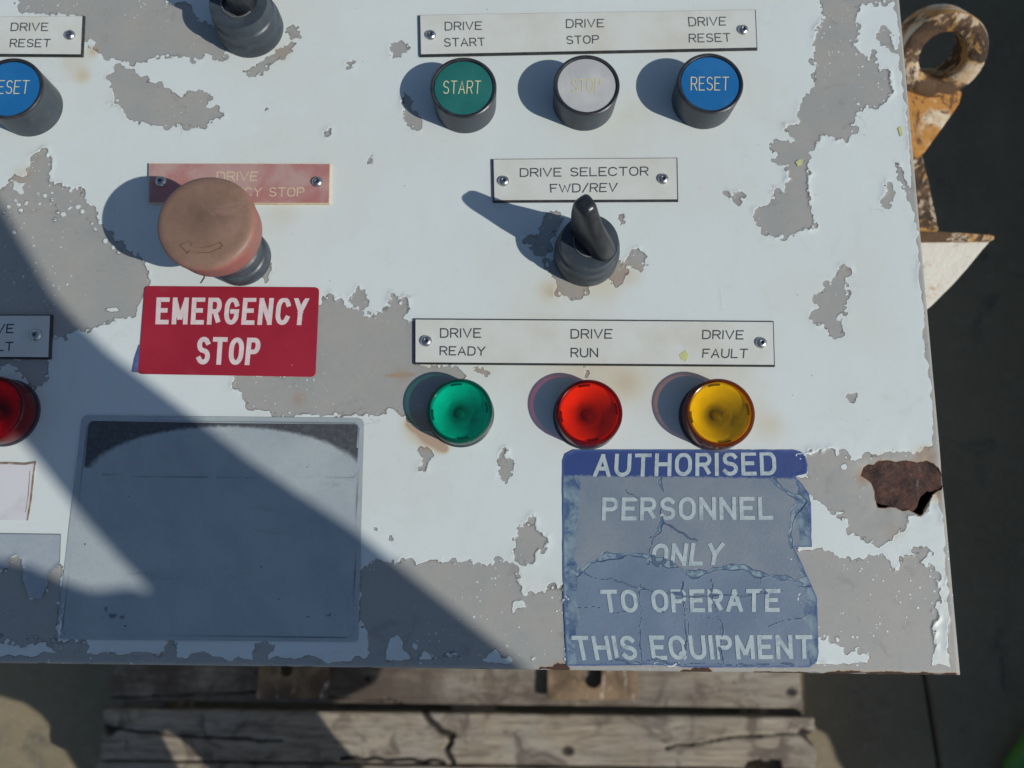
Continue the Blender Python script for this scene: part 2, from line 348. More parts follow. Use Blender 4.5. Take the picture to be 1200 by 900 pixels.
def engrave(V, Fc, text, quad_px, stroke, z, gap=.28, xs=1.0, cap=True):
    """quad_px: tl,tr,br,bl of the line's ink as sighted; strokes are laid on plane z"""
    x = 0; items = []
    for ch in text:
        if ch == ' ': x += .62; continue
        wd, ss = G[ch]; items.append((x, ss, ch)); x += wd + gap
    tot = x - gap; q = PP(quad_px, z); k = 0
    ux = (q[1] - q[0]); ux = ux / np.linalg.norm(ux) * stroke / 2; uy = (q[0] - q[3]); uy = uy / np.linalg.norm(uy) * stroke / 2
    q = np.array([q[0] + ux - uy, q[1] - ux - uy, q[2] - ux + uy, q[3] + ux + uy])
    q3, q2 = q[3].copy(), q[2].copy(); uxn = (q2 - q3) / np.linalg.norm(q2 - q3); uyn = np.array([-uxn[1], uxn[0]]); hh = (q[0] - q3) @ uyn
    for x0, ss, ch in items:
        if cap == 'sq' and ch in 'AVWYM': ss = [[s_[j], s_[j + 1]] for s_ in ss for j in range(len(s_) - 1)]
        for i, s_ in enumerate(ss):
            b0 = len(V)
            ribbon(V, Fc, [bil(q, (x0 + a) / tot, b) for a, b in s_], stroke, z + .004 * (k % 4), 'b' if ((ch in 'MNR' and i >= 2 or ch == 'Q' and i == 1) and cap == 'sq') else cap); k += 1
            if cap == 'sq':          # flat terminals on the cap line and the base line
                for j in range(b0, len(V)):
                    p = np.array(V[j][:2]); t = (p - q3) @ uyn; lo_ = -stroke / 2 * (1.0 if ch != 'Q' else 2.4)
                    t2 = min(max(t, lo_), hh + stroke / 2); p = p + uyn * (t2 - t); V[j] = (p[0], p[1], V[j][2])
def letters(lines, stroke, z, mat, parent, gap=.28, cap=True, name='lettering', label=None):
    V, Fc = [], []
    for t, qd in lines:
        if len(qd) == 4 and not hasattr(qd[0], '__len__'):
            x0, y0, x1, y1 = qd; qd = [(x0, y0), (x1, y0), (x1, y1), (x0, y1)]
        engrave(V, Fc, t, qd, stroke, z, gap, cap=cap)
    return link(name, mesh(name, V, Fc), mat, parent, label=label)

# ================================================================ CABINET
XR, YB = 194.3, -55.4
cab = link('control_cabinet', None, label='white electrical control cabinet with peeling paint, coloured buttons, lamps and engraved plates', cat='control cabinet')
cab.location = (0, 0, -.93)
class CabParent: pass
def part(name, me, mat, label=None, parent=None):
    o = link(name, me, mat, parent or cab, label=label)
    if parent is None: o.location = (0, 0, .93)
    return o

patches = [  # bare primer, outlines as sighted
 [(18,-30),(18,-5),(22,14),(60,17),(97,17),(100,45),(103,55),(120,64),(140,71),(155,75),(170,73),(180,68),(192,64),(200,66),(215,64),(228,70),(238,68),(240,62),(262,72),(264,40),(250,30),(234,26),(226,12),(216,2),(204,9),(196,2),(190,-30)],
 [(126,90),(132,85),(140,77),(150,80),(160,84),(165,92),(180,97),(188,102),(197,106),(208,118),(222,108),(228,104),(240,105),(247,113),(243,120),(238,128),(247,125),(255,128),(264,135),(255,140),(243,143),(240,149),(220,147),(205,145),(190,148),(170,144),(157,143),(148,136),(140,125),(133,110),(130,98)],
 [(-80,230),(0,225),(12,212),(20,205),(33,208),(34,190),(40,180),(50,176),(59,184),(61,195),(54,212),(65,218),(75,217),(85,222),(95,219),(98,234),(110,244),(114,258),(125,268),(140,288),(165,302),(172,312),(172,335),(166,352),(155,370),(130,375),(120,380),(100,388),(88,388),(75,396),(62,393),(55,370),(-80,370)],
 [(-40,420),(56,420),(56,438),(50,450),(43,458),(30,445),(20,432),(8,424),(-40,440)],
 [(370,352),(374,354),(385,347),(395,354),(410,362),(425,366),(440,368),(450,362),(455,366),(456,350),(463,346),(468,355),(475,350),(479,360),(474,372),(478,378),(490,378),(490,428),(530,430),(546,440),(505,505),(486,497),(478,490),(460,480),(452,481),(445,486),(430,488),(345,485),(335,488),(318,484),(300,478),(285,470),(278,455),(274,440),(340,440)],
 [(953,-30),(965,20),(955,38),(953,60),(955,85),(955,105),(940,115),(938,130),(935,145),(920,148),(925,156),(932,166),(915,166),(903,168),(901,175),(912,181),(905,190),(923,195),(923,210),(918,225),(910,225),(900,240),(884,245),(883,255),(890,268),(910,279),(925,277),(940,270),(952,267),(954,260),(948,245),(947,225),(945,190),(955,175),(957,162),(965,158),(980,161),(990,165),(998,160),(1000,145),(1003,133),(1015,125),(1030,122),(1038,120),(1043,105),(1040,80),(1031,84),(1026,75),(1025,58),(1018,72),(1008,62),(999,52),(1005,38),(1002,25),(1005,8),(1020,3),(1050,2),(1052,-30)],
 [(1024,44),(1032,38),(1036,33),(1045,34),(1045,48),(1051,62),(1044,62),(1036,52)],
 [(1033,236),(1037,222),(1039,211),(1047,215),(1047,230),(1042,243),(1034,242)],
 [(1050,193),(1057,195),(1060,210),(1068,225),(1073,236),(1064,233),(1058,220),(1052,210)],
 [(848,226),(860,228),(873,226),(870,236),(866,244),(858,236)],
 [(985,314),(992,318),(990,330),(993,345),(992,362),(981,370),(988,385),(985,393),(978,397),(965,383),(952,375),(950,364),(960,362),(955,345),(965,342),(970,335),(978,328)],
 [(990,463),(1003,461),(1001,472),(996,470)],
 [(933,534),(950,530),(975,528),(990,534),(1000,541),(1012,535),(1030,533),(1042,529),(1060,530),(1075,532),(1083,524),(1093,526),(1098,540),(1104,553),(1085,600),(1064,606),(1062,615),(1050,625),(1035,638),(1020,632),(1005,629),(995,622),(992,612),(983,604),(990,600),(975,597),(960,588),(945,575),(933,562),(950,556),(940,545)],
 [(925,643),(945,645),(960,643),(975,648),(980,656),(995,652),(1003,661),(1010,655),(1020,650),(1035,652),(1042,655),(1048,670),(1056,656),(1066,650),(1078,648),(1080,640),(1088,642),(1089,650),(1080,660),(1095,670),(1100,690),(1100,705),(1092,715),(1093,740),(1095,765),(1090,776),(1086,800),(1020,800),(1018,770),(1005,760),(990,762),(980,750),(972,747),(955,748)],
 [(424,665),(440,657),(460,660),(480,656),(490,660),(510,657),(530,660),(545,657),(570,660),(590,657),(600,660),(604,672),(608,685),(610,697),(625,699),(640,690),(650,687),(660,690),(664,790),(600,776),(590,768),(575,773),(560,766),(545,772),(530,764),(515,771),(500,768),(480,772),(430,772),(434,752),(430,738),(421,730)],
 [(612,614),(618,612),(622,616),(630,624),(640,630),(640,640),(630,645),(622,655),(615,662),(608,660),(600,652),(605,640),(602,630)],
 [(618,612),(622,604),(628,607),(626,616)],
 [(489,528),(494,524),(504,525),(507,531),(502,536),(500,548),(494,552),(490,548),(495,538)],
 [(585,530),(591,525),(594,530),(591,538),(603,542),(600,555),(593,567),(585,560),(583,546)],
 [(640,308),(650,330),(655,345),(665,350),(680,351),(686,345),(684,330),(660,300)],
 [(722,300),(735,318),(730,334),(722,338),(712,326)],
 [(733,308),(740,296),(748,292),(757,300),(750,306),(757,310),(750,318),(742,312)],
 [(640,250),(655,246),(662,256),(652,264),(648,276),(640,300),(625,290),(615,284),(618,274),(632,276),(634,264)],
 [(286,84),(300,89),(310,80),(335,66),(346,52),(342,48),(325,60),(318,64)],
 [(335,34),(344,30),(352,36),(351,44),(343,44)],
 [(303,318),(318,308),(318,322),(313,331),(305,325)],
 [(556,428),(566,430),(573,438),(569,441),(560,436),(553,433)], [(684,430),(690,431),(692,438),(687,441)], [(803,484),(806,480),(810,490),(808,500),(804,495)],
 [(410,348),(416,344),(420,338),(430,344),(432,356),(426,362),(414,360)],
 [(455,55),(462,50),(470,47),(478,50),(478,58),(470,68),(460,68)],
 [(474,108),(482,116),(480,124),(490,132),(494,145),(488,151),(478,146),(474,135),(472,122)],
 [(404,75),(410,70),(416,72),(412,79),(405,80)], [(431,187),(434,182),(437,187),(436,191),(431,190)],
 [(380,155),(386,153),(388,157),(383,161)], [(308,131),(313,125),(316,127),(312,131)],
 [(437,618),(443,618),(444,623),(439,622)], [(456,626),(460,628),(460,634),(456,632)], [(515,649),(519,645),(521,650),(518,654)],
 [(725,254),(731,252),(730,260),(727,264)],
 [(-90,420),(0,424),(0,436),(-60,450)],
 [(104,785),(103,762),(100,752),(-20,754),(-20,742),(46,744),(60,742),(66,762),(75,770),(80,785)],
 [(-60,664),(0,668),(10,665),(12,655),(20,650),(27,654),(28,680),(35,700),(50,702),(54,690),(58,674),(66,664),(72,660),(70,700),(68,750),(40,748),(-60,744)],
 [(186,768),(192,758),(198,750),(206,755),(207,764),(205,785)], [(296,766),(300,755),(312,751),(325,757),(318,764),(310,785)],
]
whites = [  # coat left inside the primer areas
 [(405,774),(405,752),(418,735),(430,740),(432,755),(428,774)], [(452,772),(457,748),(466,744),(472,750),(471,760),(480,765),(483,774)],
 [(483,752),(490,754),(489,762),(483,760)], [(493,774),(495,760),(502,766),(510,774)],
 [(600,706),(604,703),(612,703),(617,712),(606,712),(601,718)], [(16,212),(20,214),(30,214),(26,219),(28,226),(24,228),(20,224),(14,222),(17,218)],
 [(984,545),(990,543),(992,548),(987,550)], [(120,362),(136,360),(141,364),(130,366)], [(418,368),(432,368),(434,372),(425,371)],
 [(568,782),(572,768),(580,760),(588,772),(598,770),(606,780)], [(618,780),(624,770),(634,772),(636,780)],
 [(100,60),(103,52),(108,58),(112,50),(108,46),(103,44)],
]
def build_paint_field(x0, x1, y0, y1, step):
    nx = int((x1 - x0) / step) + 1; ny = int((y1 - y0) / step) + 1
    xs = np.linspace(x0, x1, nx); ys = np.linspace(y0, y1, ny); D = np.full((ny, nx), 25.0)
    def win(lo, hi, m):
        i0 = np.searchsorted(xs, lo[0] - m); i1 = np.searchsorted(xs, hi[0] + m); j0 = np.searchsorted(ys, lo[1] - m); j1 = np.searchsorted(ys, hi[1] + m)
        return slice(j0, j1), slice(i0, i1)
    r = np.random.default_rng(5)
    for V in patches:
        V = PP(V); lo = V.min(0); hi = V.max(0); size = min(hi - lo)
        sy, sx = win(lo, hi, 8)
        if D[sy, sx].size == 0: continue
        X, Y = np.meshgrid(xs[sx], ys[sy]); D[sy, sx] = np.minimum(D[sy, sx], sd_poly(X, Y, V))
        rm = np.clip(size * .11, .3, 1.9); sp = rm * 1.7
        for i in range(len(V)):
            a, b = V[i - 1], V[i]; L = np.linalg.norm(b - a)
            for k in range(int(L / sp) + 1):
                if r.random() < .45: continue
                c = a + (b - a) * r.random() + r.normal(0, rm * .22, 2); rad = rm * (.25 + 1.0 * r.random() ** 1.6)
                sy, sx = win(c, c, rad + 4); 
                if D[sy, sx].size == 0: continue
                X, Y = np.meshgrid(xs[sx], ys[sy]); D[sy, sx] = np.minimum(D[sy, sx], np.hypot(X - c[0], Y - c[1]) - rad)
            # fine crumbling both ways
            for k in range(int(L / .9) + 1):
                c = a + (b - a) * r.random() + r.normal(0, .35, 2); rad = .18 + .75 * r.random() ** 2.5; bite = r.random() < .42
                sy, sx = win(c, c, rad + 1.5)
                if D[sy, sx].size == 0: continue
                X, Y = np.meshgrid(xs[sx], ys[sy]); dd = np.hypot(X - c[0], Y - c[1]) - rad
                D[sy, sx] = np.maximum(D[sy, sx], -dd) if bite else np.minimum(D[sy, sx], dd)
    # bubbled coat spots near the upper left patch
    for px, py in [(44,228),(53,229),(61,234),(65,241),(67,248),(74,251),(64,257),(80,243),(86,236),(91,242),(96,248),(102,256),(107,261),(112,268),(30,238),(22,239),(18,235),(10,242),(4,249),(9,255),(13,264),(16,272),(24,247),(-4,256),(124,282),(139,295),(133,289)]:
        c = P(px, py); sy, sx = win(c, c, 3); X, Y = np.meshgrid(xs[sx], ys[sy]); dd = np.hypot(X - c[0], Y - c[1])
        D[sy, sx] = np.maximum(D[sy, sx], np.minimum(1.05 - dd, dd - .38))
    for V in whites:
        V = PP(V); sy, sx = win(V.min(0), V.max(0), 4); X, Y = np.meshgrid(xs[sx], ys[sy]); D[sy, sx] = np.maximum(D[sy, sx], -sd_poly(X, Y, V))
    X, Y = np.meshgrid(xs, ys)
    # worn arrises: right edge and bottom edge
    eR = XR - X; eB = Y - YB
    wR = 2.6 + 3.6 * (fbm(X, Y, 16, 3) - .4) + 1.8 * (vnoise(X, Y, 3, 9) - .5); wR = np.where(Y < -10, wR + 1.2 * vnoise(X, Y, 8, 4), wR)
    wB = 3.6 + 4.2 * (fbm(X, Y, 14, 21) - .4) + 2.2 * (vnoise(X, Y, 3.2, 33) - .5)
    D = np.minimum(D, np.minimum(eR - wR, eB - wB))
    D = D + .7 * (vnoise(X, Y, 1.7, 77) - .5) + .7 * (vnoise(X, Y, 4.2, 78) - .5)
    return xs, ys, D
GX0, GX1, GY0, GY1, GS = -300., XR + .2, YB - .2, 292., .66
fx, fy, FD = build_paint_field(GX0 - 2, GX1 + 2, GY0 - 2, GY1 + 2, .45)
def samp(x, y):
    u = np.clip((x - fx[0]) / (fx[1] - fx[0]), 0, len(fx) - 1.001); v = np.clip((y - fy[0]) / (fy[1] - fy[0]), 0, len(fy) - 1.001)
    i = u.astype(int); j = v.astype(int); a = u - i; b = v - j
    return (FD[j, i] * (1 - a) + FD[j, i + 1] * a) * (1 - b) + (FD[j + 1, i] * (1 - a) + FD[j + 1, i + 1] * a) * b
HOLE = PP([(1013,549),(1018,545),(1024,546),(1030,541),(1042,540),(1050,542),(1062,540),(1075,543),(1086,541),(1094,544),(1100,549),(1104,556),(1109.5,560),(1107,567),(1104,573),(1099,575),(1092,580),(1087,590),(1082,600),(1079,604),(1073,601),(1066,597),(1058,598),(1052,595),(1045,593),(1037,595),(1029,594),(1027,585),(1026,575),(1022,565),(1015,560),(1010,557)])
def inside_panel(x, y):
    h = sd_poly(x, y, HOLE) + .45 * (vnoise(x, y, 1.3, 5) - .5)
    nick = .9 * np.clip(fbm(x, y, 9, 41) - .56, 0, 1) * 4 * (y < YB + 4)
    e = np.minimum(XR - x, y - YB - nick)
    return np.minimum(e, h)
def zf_panel(x, y):
    Rr = 1.8; d = np.minimum(XR - x, y - YB); dd = np.clip(Rr - d, 0, Rr); z = -(Rr - np.sqrt(np.maximum(Rr * Rr - dd * dd, 0)))
    s = samp(x, y); z = z + .10 * np.clip(s / .8, 0, 1)
    curl = np.clip(vnoise(x, y, 9, 61) - .5, 0, 1) * 2.; z = z + .75 * curl * np.exp(-np.maximum(s, 0) / .9) * (s > 0) * (s < 5)
    h = sd_poly(x, y, HOLE); z = z - .5 * np.exp(-np.maximum(h, 0) / 3.) + .7 * (fbm(x, y, 8, 88) - .5) * np.exp(-np.maximum(h, 0) / 9.)
    return z + .25 * (fbm(x, y, 60, 14, 2) - .5)
STAINS = [(490,500,14,.8),(505,515,9,1.),(518,524,6,.9),(505,420,12,.5),(500,412,5,.8),(705,330,22,.45),(745,120,40,.22),(640,440,50,.28),(700,432,30,.35),(790,440,45,.35),(735,450,14,.4),(900,500,18,.45),(640,365,60,.2),(720,178,50,.25),(300,185,60,.22),(330,250,22,.3),(85,75,18,.45),(98,90,8,.5),(110,60,6,.7),(60,130,10,.35),(25,205,12,.5),(645,340,10,.5),(740,320,12,.4),(1085,535,10,.9),(1095,580,7,.8),(1050,625,10,.45),(1010,560,7,.6),(1035,535,22,.25),(350,468,8,.5),(470,440,8,.5),(560,430,16,.3),(330,60,14,.4),(860,440,40,.3),(540,60,40,.2)]
def f_stain(x, y):
    s = np.zeros_like(x)
    for px, py, r_, a in STAINS:
        c = P(px, py); s += 1.35 * a * np.exp(-((x - c[0]) ** 2 + (y - c[1]) ** 2) / (2 * (r_ * .39) ** 2))
    l = sd_line(x, y, PP([(452, 440), (485, 439)])); s += .8 * np.exp(-(l / .8) ** 2)
    for q_ in ([(478,497),(500,512),(521,526)], [(480,490),(492,503)]): s += 1.5 * np.exp(-(sd_line(x, y, PP(q_)) / 1.5) ** 2) * (.5 + vnoise(x, y, 2.5, 19))
    return s
def f_rust(x, y):
    h = sd_poly(x, y, HOLE); s = .95 * np.exp(-np.maximum(h, 0) / .8)
    eb = y - YB; g = np.zeros_like(x)
    for a, b, t in ((628,670,3.2),(796,838,2.9),(880,958,1.2),(965,1125,1.5)):
        xa = P(a, 788)[0]; xb = P(b, 788)[0]; g = np.maximum(g, np.clip(np.minimum(x - xa, xb - x) / 3 + .3, 0, 1) * np.clip(1.25 - eb / (t * (.5 + 1.2 * vnoise(x, y, 6, 71))), 0, 1))
    er = XR - x; g = np.maximum(g, .6 * np.clip(1 - er / 1.0, 0, 1) * (vnoise(x, y, 9, 17) > .62))
    return np.maximum(s, g)
me = sheet('front_panel', GX0, GX1, GY0, GY1, GS, inside_panel, zf_panel, {'paint': samp, 'stain': f_stain, 'rust': f_rust})
part('front_panel', me, MP, 'white painted steel face, peeled to grey primer, rust hole near the right edge')
# the rest of the face beyond the picture, and the folded sides
part('front_panel', sheet('panel_beyond', -700, GX0, YB, 620, 6, None, lambda x, y: .1 + 0 * x, {'paint': lambda x, y: 14 * (fbm(x, y, 60, 3) - .38), 'stain': lambda x, y: 0 * x, 'rust': lambda x, y: 0 * x}), MP)
part('front_panel', sheet('panel_beyond', GX0, XR, GY1, 620, 6, None, lambda x, y: .1 + 0 * x, {'paint': lambda x, y: 14 * (fbm(x, y, 60, 3) - .38), 'stain': lambda x, y: 0 * x, 'rust': lambda x, y: 0 * x}), MP)
part('side_wall', box('side', XR - 2, XR, YB + 1.9, 620, -925, -1.9), MSIDE)
part('side_wall', box('side', -700, XR, YB, YB + 1.8, -925, -1.9), MSIDE)
part('side_wall', box('side', -702, -700.1, YB, 620, -925, -.5), MSIDE)
part('side_wall', box('side', -702, XR, 620.1, 622, -925, -.5), MSIDE)
# rusted plate inside the hole
RP = PP([(1008,556),(1012,546),(1022,542),(1030,538),(1050,538),(1075,540),(1090,539),(1100,546),(1111,557),(1109,566),(1104,573),(1096,577),(1088,576),(1080,583),(1076,594),(1072,600),(1066,598),(1054,597),(1044,593),(1034,591),(1024,588),(1020,570)])
part('rust_plate', sheet('rust_plate', 150, 193.5, 10, 50, .5, lambda x, y: -sd_poly(x, y, RP) - .5 * (vnoise(x, y, 1.5, 8) - .3),
     lambda x, y: -1.0 + 1.3 * (fbm(x, y, 7, 2, 4) - .5) - .9 * np.clip(fbm(x, y, 14, 9) - .45, 0, 1) + .8 * (y > 33) * np.clip(fbm(x, y, 4, 12) - .5, 0, 1)), MRUST, 'rough brown rusted steel showing in the torn hole')
part('inner_backing', box('inner_backing', 120, XR - 2.2, YB + 2, 80, -40, -38), MRUST)

# ---------------------------------------------------------------- stickers
def m_faded(name, base, alt, dark=None, attr=None, spk=.0):
    q = NB(name); c = q.mix(q.ramp(q.noise(30, 6, .62, .5), .35, .7), base, alt)
    c = q.mix(q.math('MULTIPLY', q.ramp(q.noise(700, 6, .75), .45, .8), .35), c, tuple(v * .6 for v in base))
    c = q.mix(q.math('MULTIPLY', q.ramp(q.noise(13, 8, .75, 1.2), .56, .66), .22), c, tuple(v * .55 for v in base))
    if attr:
        a = q.math('ADD', q.attr(attr), q.math('MULTIPLY', q.math('SUBTRACT', q.noise(350, 7, .75), .5), 1.6)); c = q.mix(q.ramp(a, -.3, 1.1, 0, .93), c, q.mix(q.ramp(q.noise(500, 7, .75), .4, .75), dark, tuple(v * 2.4 for v in dark)))
    v = q.vor(230); cs = q.n('ShaderNodeSeparateColor'); q.l(v.outputs['Color'], cs.inputs[0])
    c = q.mix(q.math('MULTIPLY', q.math('LESS_THAN', v.outputs['Distance'], q.math('MULTIPLY', cs.outputs[1], .10)), q.math('GREATER_THAN', cs.outputs[0], .88)), c, (.06, .05, .05))
    sv = q.ramp(q.noise(2.4, 7, .75, .5, q.scaled(9, 60, 1)), .60, .66); sv2 = q.ramp(q.noise(2.4, 7, .75, .5, q.scaled(70, 8, 1)), .62, .67)
    c = q.mix(q.math('MULTIPLY', q.math('MAXIMUM', sv, sv2), .28), c, tuple(v * .5 for v in base))
    ln = q.attr('line'); c = q.mix(q.ramp(ln, .0, 1., 0, .8), c, (.10, .11, .12))
    return q.fin(c, .42, q.bump(q.noise(180, 4), .00010, .5))
big = PP([(97,487),(427,490),(420,752),(66,749)])
bigr = np.array(roundpoly(big, [3.2, 3.2, 2, 2]))
bigs = np.array(roundpoly(PP([(104,493),(421,496),(414,747),(73,744)]), 3))
def ell(x, y):   # dark printed header above an oval
    c = P(266, 560); u = (x - c[0]) / 60.5; v = (y - c[1]) / 22.5
    e = (np.sqrt(u * u + v * v) - 1) * 16
    top = y - P(266, 545)[1]
    return np.minimum(np.minimum(e, top * .9 + 2), np.where(sd_poly(x, y, bigs) < -.2, 9, -9))
def bigline(x, y):
    a = np.abs(sd_poly(x, y, bigs)) ; l = np.clip(1 - a / .35, 0, 1)
    b = sd_line(x, y, PP([(120, 556), (180, 559), (414, 560), (421, 552)])); l = np.maximum(l, .75 * np.clip(1 - b / .4, 0, 1) * (vnoise(x, y, 6, 3) > .25))
    for k, q_ in enumerate([[(190,600),(205,620),(200,650),(215,680)],[(300,610),(312,640),(305,690)],[(330,600),(320,650),(340,700)],[(150,640),(170,665),(160,700)],[(240,640),(270,650),(300,645)]]):
        l = np.maximum(l, .3 * np.clip(1 - sd_line(x, y, PP(q_)) / .5, 0, 1) * vnoise(x, y, 3, k))
    for c, r_ in (((133,722),3.6),((143,722),2.2),((125,714),1.8),((362,723),1.6),((385,721),2.2)):
        pc = P(*c); l = np.maximum(l, .9 * (np.hypot(x - pc[0], (y - pc[1]) * 1.3) < r_ * .5 * (0.6 + .8 * vnoise(x, y, 1, 4))))
    return l
MBIG = m_faded('faded_grey_label', (.365, .415, .425), (.30, .35, .375), (.036, .037, .042), 'band')
part('label_sticker', sheet('label_sticker', -215, -55, -52, 58, .7, lambda x, y: -sd_poly(x, y, bigr), lambda x, y: .42 + .05 * vnoise(x, y, 12, 2) + .10 * (bigline(x, y) > .6), {'band': ell, 'line': bigline}), MBIG,
     'large faded blank grey label with a dark header round an oval')
KP = PP([(-60,664),(0,668),(10,665),(12,655),(20,650),(27,654),(28,680),(35,700),(50,702),(54,690),(58,674),(66,664),(72,660),(76,700),(76,760),(-60,760)])
small = PP([(-60,624),(72,626),(68,757),(-60,752)])
MSM = m_faded('small_grey_label', (.34, .39, .42), (.28, .33, .37))
part('label_sticker', sheet('label_sticker', -235, -180, -52, 6, .6, lambda x, y: np.minimum(-sd_poly(x, y, small), sd_poly(x, y, KP) + .6 * (vnoise(x, y, 1.6, 4) - .5)), lambda x, y: .40 + .5 * np.exp(-np.maximum(sd_poly(x, y, KP), 0) / .8) * (vnoise(x, y, 6, 6) > .4),
     {'line': lambda x, y: np.clip(1 - np.abs(sd_poly(x, y, small)) / .5, 0, 1)}), MSM, 'small torn grey label at the left edge of the picture')
part('label_sticker', prism('label_sticker', roundpoly(PP([(-50,544),(43,543),(33,610),(-50,609)]), .6), .3, .55), worn('blank_white_label', (.60, .60, .62), (.52, .52, .53), .5, 60), 'small blank white label at the left edge')
V, Fc = [], []
ribbon(V, Fc, PP([(-50,543.5),(12,543),(30,544),(42,542),(40,556),(37,585),(33,609)]), .9, .60); ribbon(V, Fc, PP([(36,552),(34,580),(31,600)]), .35, .61)
part('glue_edge', mesh('glue_edge', V, Fc), worn('old_brown_glue', (.20, .14, .09), (.35, .30, .24), .7, 300))
# red sticker
rq = PP([(170,335.5),(374.5,337),(370,442),(162,438.5)])
rs = part('emergency_sticker', prism('emergency_sticker', roundpoly(rq, [2, 2.4, 2.6, 2]), .30, .62, .12), MREDST, 'red EMERGENCY STOP sticker with white capitals')
V, Fc = [], []
engrave(V, Fc, 'EMERGENCY', [(183.5,348.5),(362,348.5),(359,381),(182,380)], 2.15, .645, .56, cap='sq')
engrave(V, Fc, 'STOP', [(231,394.5),(306,396),(303,428),(229.5,427)], 2.2, .645, .50, cap='sq')
link('lettering', mesh('lettering', V, Fc), MWHITE, rs)
part('sticker_corner', sheet('sticker_corner', -175, -155, 65, 90, .5, lambda x, y: -sd_poly(x, y, PP([(164,402),(167,425),(162,437),(155,436),(158,420)])), lambda x, y: .5 + 0 * x), worn('blue_old_sticker', (.05, .08, .22), (.12, .14, .28), .5, 200))
V, Fc = [], []; ribbon(V, Fc, PP([(241,319),(240,326),(236,332)]), .45, .55); part('hair', mesh('hair', V, Fc), MSOCK)

# the big blue notice
BO = PP([(672,527),(930,527),(938,529),(943,534),(946,545),(945,555),(930,559),(935,562),(942,570),(947,577),(950,590),(951,641),(934,641),(930,642),(937,655),(946,675),(952,689),(957,700),(959,765),(957,775),(948,782),(800,782),(792,780),(760,779),(700,780),(664,780),(660,700),(659,540),(662,532)])
def blue_in(x, y): return -sd_poly(x, y, BO) - .5 * np.clip(vnoise(x, y, 1.8, 3) - .5, 0, 1) * (x > 100)
CR = [([(676,670),(690,660),(712,651),(735,650),(760,654),(788,663),(815,672),(840,668),(870,666),(900,672),(925,678),(948,682)], 1.9, 1.),
      ([(674,666),(700,676),(745,688),(790,696),(840,700),(890,697),(930,690),(950,682)], .45, .8),
      ([(748,686),(749,720),(750,775)], .5, .8), ([(802,665),(801,700),(801,776)], .4, .6), ([(833,668),(834,700),(845,728),(848,745),(846,776)], .4, .7),
      ([(676,712),(720,716),(790,716),(845,728)], .3, .5), ([(900,735),(920,725),(946,720)], .35, .6), ([(775,563),(778,585),(772,600),(776,612),(764,628),(758,660)], 1.3, .9), ([(776,612),(800,622),(818,633)], .6, .6),
      ([(727,565),(735,578),(748,585)], .5, .8), ([(760,630),(770,625),(776,612)], 1.0, .7), ([(905,560),(925,578),(942,586),(930,602),(926,622),(928,640)], 1.5, 1.), ([(888,672),(889,690),(882,700)], .3, .4),
      ([(690,780),(720,775),(790,776),(860,778),(930,779)], .5, .8), ([(806,672),(800,690),(806,720),(802,760)], .25, .5)]
def blue_crack(x, y):
    s = np.zeros_like(x); jx = x + 1.2 * (vnoise(x, y, 2.5, 5) - .5) + 2 * (vnoise(x, y, 8, 25) - .5); jy = y + 1.2 * (vnoise(x, y, 2.5, 6) - .5) + 2 * (vnoise(x, y, 8, 26) - .5)
    for q_, w_, a in CR:
        d = sd_line(jx, jy, PP(q_)); s = np.maximum(s, a * np.clip(1.25 - d / (w_ * (.12 + 1.1 * np.clip(vnoise(x, y, 5.5, 29) * 1.5 - .25, 0, 1))), 0, 1))
    return s
xl = P(675, 650)[0]; xrr = P(936, 650)[0]
def blue_side(x, y):   # older, darker vinyl bared down both sides
    L = P(668,650)[0] + 5.5 * np.clip(fbm(x, y, 14, 8) - .15, 0, 1); L = L + 5 * (vnoise(x, y, 9, 48) - .5); e1 = L - x + 1.0; R_ = P(944,650)[0] - 6.5 * np.clip(fbm(x, y, 11, 18) - .15, 0, 1); R_ = R_ + 4 * (vnoise(x, y, 8, 49) - .5); e2 = x - R_
    return np.maximum(e1, e2)
def blue_top(x, y): return y - P(800, 559)[1]
def blue_low(x, y):
    m = PP(CR[0][0]); return np.clip((np.interp(x, m[:, 0], m[:, 1]) - y) / 1.5 + .5, 0, 1)
def edge_d(x, y): return sd_poly(x, y, BO) + 1.2
q = NB('crazed_blue_notice'); top = q.ramp(q.math('ADD', q.attr('top'), q.math('MULTIPLY', q.math('SUBTRACT', q.noise(400, 6, .7), .5), 3.)), -.6, .6)
c = q.mix(q.ramp(q.noise(40, 5), .3, .7), (.155, .20, .25), (.21, .245, .28)); c2 = q.mix(q.ramp(q.noise(35, 4), .3, .7), (.115, .165, .24), (.155, .21, .285))
c = q.mix(q.attr('low'), c, c2); c = q.mix(q.math('MULTIPLY', q.ramp(q.noise(1100, 5, .8), .45, .75), .35), c, (.09, .13, .20))
c = q.mix(q.ramp(q.noise(900, 4, .8), .62, .8, 0, .4), c, (.30, .34, .38))
sdn = q.ramp(q.math('ADD', q.attr('side'), q.math('MULTIPLY', q.math('SUBTRACT', q.noise(300, 5, .7), .5), 3.)), .2, .8)
oldc = q.mix(q.ramp(q.noise(120, 7, .72, .5), .38, .62), (.05, .095, .19), (.19, .27, .31)); c = q.mix(sdn, c, oldc)
c = q.mix(top, c, q.mix(q.noise(60, 4), (.022, .045, .165), (.030, .066, .225)))
ck = q.math('ADD', q.attr('crack'), q.math('MULTIPLY', q.math('SUBTRACT', q.noise(500, 5, .7), .5), .5)); ckc = q.mix(q.ramp(ck, .45, .75), (.045, .075, .15), q.mix(q.ramp(q.noise(230, 6, .7), .40, .6), (.07, .13, .22), (.22, .31, .34)))
